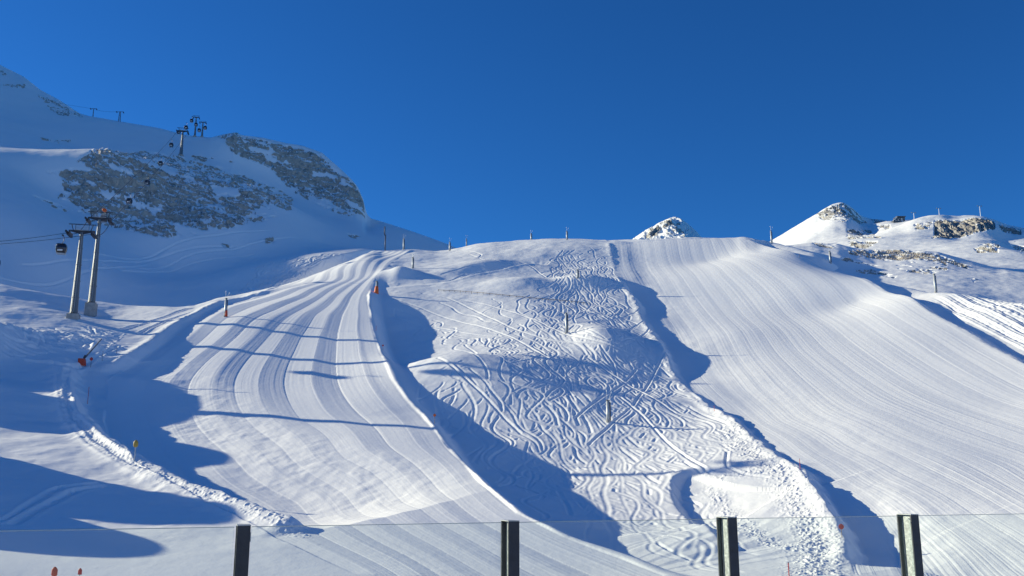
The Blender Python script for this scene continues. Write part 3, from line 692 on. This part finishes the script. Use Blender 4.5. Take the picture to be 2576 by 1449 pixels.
# ---------------------------------------------------------------- cable car
def make_tower(loc, h, label, rz, base_h=1.2, group='cable car towers', ball=True):
    """h: mast height above its foundation"""
    t = thing('lift_tower', loc, label, 'lift tower', group, rz)
    MB().box((0, 0, base_h / 2 - 1.5), (2.3, 2.3, base_h + 3)).build('foundation', m_conc, t, bevel=0.06)
    b0 = base_h; r0, r1 = 0.82, 0.36
    mb = MB(); n = 12; mb.cyl((0, 0, b0), (0, 0, b0 + h), r0, r1, n)
    ms = mb.build('mast', m_mast, t)
    for k in range(1, 5):
        z = h * k / 5.0; r = r0 + (r1 - r0) * k / 5.0
        MB().cyl((0, 0, b0 + z - .06), (0, 0, b0 + z + .06), r + .08, r + .08, n).build('flange', m_mast, ms)
    fl = MB().cyl((0, 0, b0), (0, 0, b0 + .12), r0 + .28, r0 + .28, n)
    for k in range(8):
        a = k * math.pi / 4; fl.cyl((1.0 * math.cos(a), 1.0 * math.sin(a), b0), (1.0 * math.cos(a), 1.0 * math.sin(a), b0 + .3), .05, .05, 6)
    fl.build('base_plate', m_dark, t)
    lad = MB()
    for s in (-.2, .2): lad.cyl((s, -r0 - .12, b0 + .4), (s, -r1 - .12, b0 + h - .3), .03)
    k = 0
    while k * .45 < h - 1:
        f = (k * .45 + .5) / h; y = -(r0 + (r1 - r0) * f) - .12; lad.bar((-.2, y, b0 + k * .45 + .5), (.2, y, b0 + k * .45 + .5), .03); k += 1
    lad.build('ladder', m_galv, t)
    T = b0 + h; A = 2.35
    arm = MB()
    for s in (-1, 1):
        arm.v += [(0, -.22, T - .45), (0, .22, T - .45), (s * A, -.18, T + .22), (s * A, .18, T + .22), (0, -.22, T + .35), (0, .22, T + .35), (s * A, -.18, T + .48), (s * A, .18, T + .48)]
        b = len(arm.v) - 8
        for q in ((0, 1, 3, 2), (4, 6, 7, 5), (0, 2, 6, 4), (1, 5, 7, 3), (2, 3, 7, 6)): arm.f.append([b + i for i in q])
    arm.build('crossarm', m_dark, t)
    fr = MB()
    for s in (-1, 1):
        fr.bar((s * 1.75, 0, T + .4), (s * 2.15, 0, T + 1.75), .14); fr.bar((s * 1.35, 0, T + .4), (s * 1.35, 0, T + 1.7), .08)
    fr.bar((-2.75, 0, T + 1.78), (2.75, 0, T + 1.78), .18, .16)
    fr.build('lifting_frame', m_dark, t)
    ws = MB()
    for s in (-1, 1):
        for yy in (-.45, .45):
            for z in (.55, .95, 1.35): ws.bar((s * .35, yy, T + z), (s * 1.3, yy, T + z), .035)
            for x in (.35, .8, 1.3): ws.bar((s * x, yy, T + .4), (s * x, yy, T + 1.37), .035)
    ws.box((0, 0, T + .42), (3.0, 1.0, .05)); ws.build('walkway', m_galv, t)
    for s in (-1, 1):
        sh = MB(); x = s * (A + .12)
        sh.bar((x, -2.6, T - .35), (x, 2.6, T - .35), .12, .22); sh.bar((x, 0, T - .3), (x, 0, T + .45), .3, .3)
        sh.box((x + s * .0, 0, T - .85), (.5, 3.4, .05)); sh.box((x - s * .3, 0, T - .5), (.05, 3.2, .7))
        sb = sh.build('sheave_assembly', m_dark, t)
        for k in range(8):
            y = -2.4 + k * .686; MB().cyl((x - .09 + s * .15, y, T - .42), (x + .09 + s * .15, y, T - .42), .25, .25, 12).build('sheave', m_dark, sb)
    if ball:
        MB().lathe([(.02, -.12), (.45, -.11), (.53, 0), (.45, .11), (.02, .12)], (.85, 0, T + 2.35), 18, 1, 1.0, Matrix.Rotation(math.radians(68), 3, 'X') @ Matrix.Rotation(math.radians(25), 3, 'Y')).build('wind_marker', m_orange, t, smooth=True)
        MB().cyl((.85, 0, T + 1.8), (.85, 0, T + 2.2), .04).build('marker_bracket', m_dark, t)
    return t, T
def zat(px, py, D): return P(px, py, D).z
D1 = slope.hit(184, 801).y; D2 = slope.hit(228, 795).y
p1 = slope.hit(184, 801); p2 = slope.hit(227, 795)
h1 = zat(192, 585, p1.y) - p1.z - 0.9; h2 = zat(231, 552, p2.y) - p2.z - 3.0
LINE = math.radians(12)
t1, T1 = make_tower(p1, h1, 'nearest cable car tower, dark mast on a low concrete block, left of the taller one', LINE, 0.9, ball=False)
t2, T2 = make_tower(p2, h2, 'tall lit cable car tower on a high concrete block with an orange marker on top', LINE, 3.0)
far_spots = [((455, 393), (452, 322), 'single cable car tower on the ridge above the rock face, cabins passing it', True),
             ((490, 344), (491, 291), 'taller of the two cable car towers on the skyline', False),
             ((508, 345), (511, 305), 'shorter right hand cable car tower on the skyline', False)]
tops = []
for (bx, by), (tx, ty), lab, ball in far_spots:
    c = left.hit(bx, by); H = zat(tx, ty, c.y) - c.z; s = H / 14.0
    if ball: tf, TT = make_tower(c, 12.0, lab, LINE, 0.6, ball=True); first_far = tf
    else: tf = dup(t1, c, lab, LINE); TT = T1
    k = H / (TT + 1.8)
    tf.scale = (max(k, .85), max(k, .85), k); tops.append((c, TT * k, max(k, .85)))

gx_ = -104.0; gy_ = 158.0
dup(t1, Vector((gx_, gy_, slope.height(gx_, gy_))), 'cable car tower just beyond the left edge, its shadow crossing the left run', LINE, 1.1)
def make_cabin(loc, label, rz=0.0, group='cable car cabins'):
    """hangs below its grip: origin at the rope"""
    t = thing('gondola_cabin', loc, label, 'gondola', group, rz)
    prof = [(.55, -3.95), (.86, -3.85), (1.0, -3.5), (1.1, -2.9), (1.05, -2.35), (.86, -1.95), (.4, -1.86)]
    def loop(sx, sy, z, k=3.0, n=28):
        return [(sx * math.copysign(abs(math.cos(a)) ** (2 / k), math.cos(a)), sy * math.copysign(abs(math.sin(a)) ** (2 / k), math.sin(a)), z) for a in (2 * math.pi * i / n for i in range(n))]
    def shell(rings, grow=0.0):
        mb = MB(); n = 28
        for r, z in rings: mb.v += loop(r + grow, r * .92 + grow, z)
        for i in range(len(rings) - 1):
            for k in range(n): mb.f.append([i * n + k, i * n + (k + 1) % n, (i + 1) * n + (k + 1) % n, (i + 1) * n + k])
        mb.f.append([k for k in reversed(range(n))]); m = (len(rings) - 1) * n; mb.f.append([m + k for k in range(n)]); return mb
    body = shell(prof).build('cabin_body', m_black, t, smooth=True)
    shell([(1.02, -3.42), (1.1, -2.9), (1.06, -2.42)], .012).build('window', m_window, t, smooth=True)
    MB().box((0, -1.0, -3.42), (1.0, .1, .34)).build('side_panel', m_white, t, bevel=.03)
    MB().box((0, 0, -4.0), (1.75, 1.6, .07)).build('floor_frame', m_galv, t)
    sr = MB()
    for z in (-2.1, -2.0): sr.bar((-.85, -.9, z), (.85, -.9, z), .05)
    sr.build('roof_rail', m_dark, t)
    MB().tube([(0, 0, -1.86), (.1, 0, -1.6), (.32, 0, -1.2), (.34, 0, -.5), (.12, 0, -.12), (0, 0, -.02)], .07).build('hanger_arm', m_dark, t)
    MB().box((.02, 0, 0), (.3, .7, .28)).build('grip', m_dark, t, bevel=.04)
    return t
cab0 = make_cabin(P(158, 592, p1.y - 3), 'dark gondola cabin hanging at the left arm of the nearest tower', LINE)
cabs = [((263, 529), 18, 'gondola cabin just behind the orange marked tower arm'), ((327, 487), 16, 'lowest gondola cabin in front of the rock face'),
        ((372, 443), 14, 'second gondola cabin up in front of the rock face'), ((405, 397), 12, 'gondola cabin passing the top edge of the rock face'),
        ((432, 352), 11, 'gondola cabin over the shaded snow left of the ridge tower'), ((451, 322), 9, 'cabin tucked behind the mast of the ridge tower'),
        ((469, 309), 10, 'cabin against the sky just right of the ridge tower'), ((483, 293), 8.5, 'cabin against the sky left of the tallest skyline tower'),
        ((494, 303), 8, 'cabin touching the mast of the tallest skyline tower'), ((502, 317), 8, 'cabin left of the short skyline tower'), ((517, 311), 8, 'cabin right of the short skyline tower'),
        ((-10, 628), 27, 'gondola cabin cut off by the left edge of the picture')]
for (px, py), wpx, lab in cabs:
    D = 2.2 * F / wpx; dup(cab0, P(px, py, min(D, 560)), lab, LINE)
def cable(pts, label, r=0.045, sag=0.0, group='ropes of the cable car'):
    mb = MB()
    for a, b in zip(pts[:-1], pts[1:]):
        a, b = Vector(a), Vector(b); q = []
        for k in range(9):
            f = k / 8; p = a.lerp(b, f); p.z -= sag * 4 * f * (1 - f); q.append(p)
        mb.tube(q, r, 5)
    return tag(mb.build('cable', m_dark), label, 'cable', group)
def arm(root, T, s, k=1.0):
    return root.matrix_basis @ Vector((s * 2.6, 0, T - .15))
bpy.context.view_layer.update()
a1l, a1r = t1.location + Matrix.Rotation(LINE, 3, 'Z') @ Vector((-2.55, 0, T1 - .15)), t1.location + Matrix.Rotation(LINE, 3, 'Z') @ Vector((2.55, 0, T1 - .15))
a2l, a2r = t2.location + Matrix.Rotation(LINE, 3, 'Z') @ Vector((-2.55, 0, T2 - .15)), t2.location + Matrix.Rotation(LINE, 3, 'Z') @ Vector((2.55, 0, T2 - .15))
off1, off2 = P(-260, 617, 165), P(-260, 622, 168)
ft_ = [c + Matrix.Rotation(LINE, 3, 'Z') @ Vector((s * 2.5 * k, 0, T - .1)) for c, T, k in tops[:1] for s in (-1, 1)]
cable([off1, a1l], 'rope running left out of the picture from the nearest tower, upper of two', .05, .8)
cable([off2, a1r], 'rope running left out of the picture from the nearest tower, lower of two', .05, .8)
cable([a1l, a2l, ft_[0]], 'rope climbing from the near towers to the ridge tower, left of two', .08, 1.5)
cable([a1r, a2r, ft_[1]], 'rope climbing from the near towers to the ridge tower, right of two', .08, 1.5)

# ski lift pylons on the far left skyline
def pylon(px, y0, y1, sh, label, w=3.0, lattice=False, group=None, heads=False, mat=None):
    c = sh.hit(px, y0); H = zat(px, y1, c.y) - c.z; t = thing('lift_pylon', c, label, 'lift pylon', group, 0.2)
    mat = mat or m_mast
    if lattice:
        mb = MB()
        for sx in (-1, 1):
            for sy in (-1, 1): mb.bar((sx * .8, sy * .8, -1), (sx * .3, sy * .3, H), .16)
        n = 6
        for k in range(n):
            z0, z1 = H * k / n, H * (k + 1) / n; w0 = .8 - .5 * k / n; w1 = .8 - .5 * (k + 1) / n
            mb.bar((-w0, -w0, z0), (w1, -w1, z1), .1); mb.bar((w0, -w0, z0), (-w1, -w1, z1), .1); mb.bar((w1, -w1, z1), (-w1, -w1, z1), .1)
        mb.build('mast', mat, t)
    else: MB().cyl((0, 0, -1), (0, 0, H), .38, .24, 8).build('mast', mat, t)
    MB().bar((-w, 0, H - .3), (w, 0, H + .1), .28).build('crossarm', m_mast, t)
    for s in (-1, 1):
        if heads: MB().lathe([(.1, -.9), (.55, -.5), (.5, .1), (.1, .3)], (s * w, 0, H + .2), 8).build('sheave_assembly', m_mast, t)
        else: MB().box((s * w, 0, H - .5), (.5, 2.2, .5)).build('sheave_assembly', m_dark, t)
    return t, c, H
_, c1, H1 = pylon(234, 291, 273, left, 'small T-shaped lift pylon on the left skyline', 2.2, group='pylons on the left skyline')
_, c2, H2 = pylon(300, 306, 281, left, 'lattice lift pylon on the left skyline, right of a smaller one', 2.4, True, group='pylons on the left skyline')
cable([P(0, 228, 760), c1 + Vector((-2, 0, H1)), c2 + Vector((-2, 0, H2))], 'thin rope strung between the two pylons on the left skyline', .07, 1.0, None)
for px, y0, y1, lab in ((2300, 553, 535, 'leftmost and smallest mast on the right hand snow ridge'), (2363, 541, 524, 'middle mast on the right hand snow ridge'), (2467, 544, 518, 'tallest mast, rightmost on the right hand snow ridge')):
    pylon(px, y0, y1, far, lab, 2.6, heads=True, group='masts on the right hand ridge', mat=m_white)

# ---------------------------------------------------------------- snow lances
def make_lance(loc, h, label, pad=None, fork=1.0, r=0.27, rz=0.0, group='snow making lances'):
    t = thing('snow_lance', loc, label, 'snow lance', group, rz)
    MB().cyl((0, 0, -.8), (0, 0, h), r, r * .92, 14).build('mast', m_galv, t, smooth=True)
    MB().cyl((0, 0, h), (0, 0, h + .08), r * 1.12, r * 1.12, 14).build('cap', m_dark, t)
    MB().box((r + .06, 0, h * .5), (.14, .22, h * .86)).build('shade_strip', m_dark, t)  # dark strip standing in for shade on the mast's side away from the sun
    fk = MB(); L = 1.5 * fork
    fk.cyl((-.08, 0, h), (-.14, 0, h + L), .03, .02, 6); fk.cyl((.1, 0, h), (.62 * fork, 0, h + L * .85), .03, .02, 6)
    fk.build('lance_pipe', m_galv, t)
    MB().cyl((-.14, 0, h + L), (-.14, 0, h + L + .28), .07, .07, 8).build('nozzle_head', m_white, t)
    MB().cyl((.62 * fork, 0, h + L * .85), (.66 * fork, 0, h + L * .85 + .26), .06, .06, 8).build('nozzle_head', m_white, t)
    MB().cyl((0, 0, -.5), (0, 0, .25), r * 1.3, r * 1.3, 12).build('collar', m_conc, t)
    if pad == 'red': MB().lathe([(.42, 0), (.4, .5), (.33, 1.2), (.28, 1.45)], (.22, -.1, .05), 14, .8, 1).build('safety_pad', m_red, t, smooth=True)
    if pad == 'orange': MB().lathe([(.62, -.1), (.6, .4), (.5, 1.4), (.42, 1.9)], (0, 0, 0), 14).build('safety_pad', m_orange, t, smooth=True)
    return t
LN = [((566, 797), 751, 'red', 'snow lance with a red pad at its foot on the left groomed run'),
      ((947, 738), 708, 'orange', 'short dark snow lance in an orange pad at the top edge of the left run'),
      ((1038, 675), 648, None, 'snow lance beside the small shaded snow heap above the tracked field'),
      ((1453, 699), 679, None, 'small snow lance above the rail fence near the steep shaded bank'),
      ((1425, 838), 788, None, 'snow lance standing in the middle of the tracked powder field'),
      ((1530, 1061), 1008, None, 'lowest and largest snow lance, alone in the tracked field'),
      ((1336, 602), 588, None, 'snow lance on the skyline, left of the one with two heads on the crest'),
      ((1426, 603), 582, None, 'snow lance on the middle of the crest just left of the tracked slope top'),
      ((1173, 615), 601, None, 'thin snow lance on the skyline at the left end of the crest'),
      ((1131, 631), 609, None, 'dark snow lance just below the left end of the crest'),
      ((1015, 627), 601, None, 'snow lance at the top of the left groomed run against the shaded mountain'),
      ((1941, 612), 581, None, 'snow lance at the top right corner of the right run against the sky'),
      ((2089, 662), 633, None, 'snow lance on the snow bank below the far summit'),
      ((2354, 736), 690, None, 'snow lance on the side road in front of the rocky hill')]
for (px, py), ty, pad, lab in LN:
    sh = slope; c = sh.hit(px, py); h = zat(px, ty, c.y) - c.z
    make_lance(c, max(h, 1.0), lab, pad, min(1.0, .5 + h / 8), .27 if px not in (1173,) else .14, random.uniform(-.3, .3))
# a pair of bare pipes against the shaded mountain
c = slope.hit(968, 626); z0 = zat(968, 616, c.y); z1 = zat(968, 592, c.y); z2 = zat(966, 570, c.y)
t = thing('pole', (c.x, c.y, c.z), 'tall dark offset pole rising behind the top of the left run', 'pole')
MB().cyl((.1, 0, -1), (.1, 0, z1 - c.z + .2), .2, .2, 10).build('lower_tube', m_dark, t, smooth=True)
MB().cyl((-.2, 0, z1 - c.z), (-.2, 0, z2 - c.z), .2, .2, 10).build('upper_tube', m_dark, t, smooth=True)
# folded lance leaning out of its red padded foot
c = slope.hit(206, 918); t = thing('snow_lance', c, 'folded snow lance leaning out of a red padded box beside the track', 'snow lance', 'snow making lances')
k = c.y / F
pb = MB(); pb.v = [(-.55, -.45, 0), (.62, -.45, -.15), (.62, .45, -.15), (-.55, .45, 0), (-.66, -.4, 1.15), (.45, -.4, 1.1), (.45, .4, 1.1), (-.66, .4, 1.15)]
pb.f = [[0, 3, 2, 1], [4, 5, 6, 7], [0, 1, 5, 4], [2, 3, 7, 6], [0, 4, 7, 3], [1, 2, 6, 5]]
pb.build('safety_pad', m_red, t, bevel=.12)
MB().cyl((.1, 0, .9), (40 * k, .6, 68 * k), .16, .1, 8).build('lance_pipe', m_mast, t)
MB().cyl((.25, 0, 1.2), (.5, 0, 1.7), .2, .2, 8).build('hinge', m_dark, t)

# ---------------------------------------------------------------- slope markers
def marker(px, py, ty, label, disc=None, mat=None, r=0.28, pw=0.035, group=None, cat='marker pole', name='marker_pole', pm=None):
    c = slope.hit(px, py); h = max(zat(px, ty, c.y) - c.z, .5)
    t = thing(name, c, label, cat, group, 0)
    n = 4
    for k in range(n): pass
    MB().cyl((0, 0, -.4), (0, 0, h), pw, pw, 8).build('pole', pm or m_glassred, t)
    MB().cyl((0, 0, h), (0, 0, h + .06), pw * 1.3, pw * .6, 8).build('tip', m_dark, t)
    if disc:
        if disc == 'disc': MB().cyl((0, -.05, h - r), (0, -.02, h - r), r, r, 20).build('sign_plate', mat, t); MB().cyl((0, -.02, h - r), (0, 0.02, h - r), r * .9, r * .9, 20).build('sign_back', m_galv, t)
        if disc == 'oval': MB().lathe([(.04, -r * 1.5), (r * .7, -r * 1.3), (r, -.2), (r, r * .6), (r * .5, r * 1.3), (.05, r * 1.5)], (0, 0, h - r), 14, 1, .4).build('sign_plate', mat, t, smooth=True); MB().box((0, 0.14, h - r), (.1, .08, r)).build('sign_bracket', m_galv, t)
    return t
marker(228, 924, 899, 'red round sign on a thin pole beside the folded snow lance', 'disc', m_glassred, .29, .04, cat='sign', name='piste_sign', pm=m_wood)
marker(338, 1160, 1110, 'yellow padded sign on a grey pole at the end of the snow bank', 'oval', m_yellow, .27, .06, cat='sign', name='piste_sign', pm=m_galv)
marker(2118, 1352, 1318, 'red round sign on the crest of the lumpy bank seen through the glass', 'disc', m_glassred, .23, .03, cat='sign', name='piste_sign', pm=m_wood)
marker(1093, 1066, 1041, 'red round sign on the shaded edge of the left groomed run', 'disc', m_orange, .2, .03, cat='sign', name='piste_sign', pm=m_wood)
marker(963, 882, 867, 'tiny red round sign beside the blue shaded bank', 'disc', m_glassred, .17, .03, cat='sign', name='piste_sign', pm=m_wood)
G = 'marker poles along the runs'
marker(220, 1016, 974, 'tall red marker pole in the shaded hollow left of the groomed run', pw=.04, group=G)
marker(257, 908, 884, 'slim marker pole at the edge of the left run, right of the red round sign', pw=.03, group=G, pm=m_wood)
marker(293, 890, 872, 'slim marker pole higher up the left run edge near the long shadow', pw=.03, group=G, pm=m_wood)
marker(2013, 1180, 1155, 'red marker pole on the crest of the lumpy bank beside the right run', pw=.03, group=G)
marker(1797, 1034, 1020, 'short marker pole at the narrow shaded edge halfway down the right run', pw=.03, group=G)
marker(1609, 806, 795, 'short marker pole at the upper left edge of the right run', pw=.03, group=G, pm=m_galv)
marker(1963, 633, 624, 'short pole on the upper right edge of the right run, topmost one', pw=.05, group=G, pm=m_galv)
marker(2011, 648, 639, 'short pole on the upper right edge of the right run, second from the top', pw=.05, group=G, pm=m_wood)
marker(946, 832, 820, 'small red marker pole on the edge between groomed run and shaded hollow', pw=.03, group=G)
marker(1985, 1448, 1416, 'faint reddish pole at the foot of the slope between the two right glass posts', pw=.04, group=G)
marker(134, 1470, 1430, 'red cone shaped pad in the shaded bottom left corner', 'oval', m_red, .2, .04, cat='sign', name='piste_sign', pm=m_galv)
marker(199, 1462, 1432, 'small dark red pad right of the red cone in the bottom left corner', 'oval', m_glassred, .13, .03, cat='sign', name='piste_sign', pm=m_galv)

# rail fence across the snow
pts = [slope.hit(a, b) for a, b in ((1103, 733), (1160, 736), (1220, 741), (1290, 748), (1360, 755), (1420, 760), (1484, 767))]
fence = thing('snow_fence', pts[0], 'low half buried rail fence crossing the snow above the tracked field', 'fence')
rl = MB()
for a, b in zip(pts[:-1], pts[1:]): rl.bar(a - pts[0] + Vector((0, 0, .42)), b - pts[0] + Vector((0, 0, .42)), .07, .12)
rl.build('rail', m_wood, fence)
for k in range(26):
    f = k / 25 * (len(pts) - 1); i = min(int(f), len(pts) - 2); q = pts[i].lerp(pts[i + 1], f - i) - pts[0]
    MB().box(q + Vector((0, 0, .1)), (.1, .1, .95)).build('post', m_wood, fence)

# mountain station on the far ridge
c = far.hit(2264, 559); st = thing('mountain_station', c, 'dark glazed mountain station with a slanting white side on the right ridge', 'building', None, 0)
k = c.y / F
W2 = 14 * k; Hh = 15 * k; Dp = 10
b = MB(); b.v = [(-W2 * 1.2, 0, -2), (W2, 0, -2), (W2, Dp, -2), (-W2 * 1.2, Dp, -2), (-W2 * 1.2, 0, Hh * .35), (W2, 0, Hh * .95), (W2, Dp, Hh * .95), (-W2 * 1.2, Dp, Hh * .35), (-W2 * .45, 0, Hh * .9), (-W2 * .45, Dp, Hh * .9)]
b.f = [[0, 1, 5, 8, 4], [3, 7, 9, 6, 2], [0, 4, 7, 3], [1, 2, 6, 5], [4, 8, 9, 7], [8, 5, 6, 9], [0, 3, 2, 1]]
b.build('wall', plain('dark cladding', (0.06, 0.075, 0.10), .5), st)
MB().bar((-W2 * 1.28, -.3, Hh * .3), (-W2 * .45, -.3, Hh * .98), .9, .9).build('sloping_beam', m_white, st)
MB().box((W2 * .27, Dp / 2 - .6, Hh + .1), (W2 * 1.7, Dp + 2.4, .6)).build('roof', plain('roof sheet', (0.1, 0.11, 0.13), .5), st)
for x, wd in ((-W2 * .55, .55), (-W2 * .02, .5), (W2 * .66, .4)):
    fr = MB().box((x, -.12, Hh * .42), (W2 * wd, .12, Hh * .36)).build('window', m_white, st); MB().box((x, -.2, Hh * .42), (W2 * wd * .86, .1, Hh * .28)).build('pane', m_window, fr)
MB().box((W2 * .36, -.5, Hh * .25), (.9, .9, Hh * .95)).build('pillar', m_white, st)

# ---------------------------------------------------------------- terrace with glass balustrade
d0 = 5.0; dirv = Vector((.3397 * d0, .116 * d0, 0)); q0 = Vector((-.296 * d0 * .985, d0, 0)); RT = -.215; DECK = -1.25
ang = math.atan2(dirv.y, dirv.x); R0 = Matrix.Rotation(ang, 3, 'Z')
dk = MB(); mid = q0 + dirv * 1.5
dk.box(mid + R0 @ Vector((0, -3.9, DECK - .2)), (14, 8.2, .4), R0)
o = dk.build('terrace', m_conc); o['kind'] = 'structure'
pxs = [(609, 1316), (1283, 1303), (1831, 1303), (2290, 1306)]
plab = ['leftmost glass railing post, a plain dark upright', 'glass railing post in the middle of the picture', 'glass railing post in front of the lumpy snow bank', 'rightmost glass railing post, in front of the right groomed run']
posts = []
for i, (px, py) in enumerate(pxs):
    D = d0 * (1 + .116 * i); u, _ = ray(px, 1380); base = Vector((u * D, D, DECK)); posts.append(base)
post0 = None
for i, base in enumerate(posts):
    if post0 is None:
        t = thing('railing_post', base, plab[0], 'railing post', 'posts of the glass balustrade', ang); post0 = t; H = RT - DECK
        MB().box((0, -.066, H / 2), (.068, .013, H)).build('front_flange', m_post, t, bevel=.002)
        MB().box((0, .066, H / 2), (.068, .013, H)).build('rear_flange', m_post, t, bevel=.002)
        MB().box((0, 0, H / 2), (.009, .119, H)).build('web', m_web, t)
        MB().box((0, 0, .006), (.16, .22, .012)).build('foot_plate', m_galv, t, bevel=.002)
        MB().box((0, 0, H + .003), (.07, .145, .005)).build('top_plate', m_galv, t, bevel=.001)
        MB().box((0.036, .02, H - .06), (.01, .05, .05)).build('glass_clamp', m_galv, t, bevel=.003)
    else: dup(post0, base, plab[i], ang)
mg, nt, b = new_mat('railing glass')
nt.nodes.remove(b); out = nt.nodes['Material Output']
tr_ = N(nt, 'ShaderNodeBsdfTransparent'); tr_.inputs[0].default_value = (0.96, 0.983, 0.976, 1)
gl = N(nt, 'ShaderNodeBsdfGlossy'); gl.inputs['Roughness'].default_value = 0.01
lw_ = N(nt, 'ShaderNodeLayerWeight'); p5 = mathn(nt, 'POWER', lw_.outputs['Facing'], 5.0); fr5 = mathn(nt, 'ADD', mathn(nt, 'MULTIPLY', p5, .96), .025)
lw_.inputs['Blend'].default_value = .5
mxs = N(nt, 'ShaderNodeMixShader'); nt.links.new(fr5, mxs.inputs[0]); nt.links.new(tr_.outputs[0], mxs.inputs[1]); nt.links.new(gl.outputs[0], mxs.inputs[2]); nt.links.new(mxs.outputs[0], out.inputs[0])
m_edge = plain('polished glass edge', (0.3, 0.42, 0.41), .2)
glab = ['glass railing panel left of the leftmost post', 'glass railing panel between the leftmost and the middle post', 'glass railing panel between the middle post and the next on its right', 'glass railing panel between the two right hand posts', 'glass railing panel right of the rightmost post']
stp = (posts[3] - posts[0]) / 3
for i in range(5):
    a = posts[i - 1] if i > 0 else posts[0] - stp; b2 = posts[i] if i < 4 else posts[3] + stp
    if i == 0: a = posts[0] - stp
    dv = b2 - a; L = dv.length; c = (a + b2) / 2; c.z = 0
    t = thing('glass_panel', Vector((c.x, c.y, DECK)) , glab[i], 'glass panel', 'panes of the glass balustrade', math.atan2(dv.y, dv.x))
    H = RT - DECK
    MB().box((0, .02, H / 2 + .04), (L - .09, .012, H - .1)).build('pane', mg, t)
    MB().box((0, .02, H - .008), (L - .09, .010, .003)).build('pane_edge', m_edge, t)
print('things', time.time() - T0)
# ---------------------------------------------------------------- camera, light, sky
cam = bpy.data.cameras.new('camera'); co = bpy.data.objects.new('camera', cam); COL.objects.link(co)
co.location = (0, 0, 0); co.rotation_euler = (math.radians(90) + PITCH, 0, 0)
cam.sensor_width = 36.0; cam.lens = F / 2576.0 * 36.0; cam.clip_start = 0.1; cam.clip_end = 12000
scene.camera = co
sun = bpy.data.lights.new('sun', 'SUN'); so = bpy.data.objects.new('sun', sun); COL.objects.link(so)
sun.energy = 4.1; sun.angle = math.radians(0.5); sun.color = (1.0, 0.93, 0.68)
so.rotation_euler = LSUN.to_track_quat('Z', 'Y').to_euler()
w = bpy.data.worlds.new('World'); scene.world = w; w.use_nodes = True; nt = w.node_tree
bg = nt.nodes['Background']; sky = nt.nodes.new('ShaderNodeTexSky'); sky.sky_type = 'NISHITA'; sky.sun_disc = False
sky.sun_elevation = SUN_EL; sky.sun_rotation = math.atan2(LSUN.x, LSUN.y)
sky.altitude = 2600; sky.air_density = 1.0; sky.dust_density = 0.05; sky.ozone_density = 3.0
hs = nt.nodes.new('ShaderNodeHueSaturation'); hs.inputs['Saturation'].default_value = 1.15
nt.links.new(sky.outputs[0], hs.inputs['Color']); mt = nt.nodes.new('ShaderNodeMix'); mt.data_type = 'RGBA'; mt.blend_type = 'MULTIPLY'; mt.inputs['Factor'].default_value = 1.0; mt.inputs['B'].default_value = (0.27, 0.66, 0.99, 1)
nt.links.new(hs.outputs[0], mt.inputs['A']); nt.links.new(mt.outputs['Result'], bg.inputs['Color']); bg.inputs['Strength'].default_value = 0.085
scene.view_settings.view_transform = 'Standard'; scene.view_settings.look = 'None'; scene.view_settings.gamma = 1.0
scene.view_settings.exposure = 0.7
scene.cycles.max_bounces = 8; scene.cycles.diffuse_bounces = 6; scene.cycles.transparent_max_bounces = 12
scene.cycles.use_denoising = True
print('done', time.time() - T0)
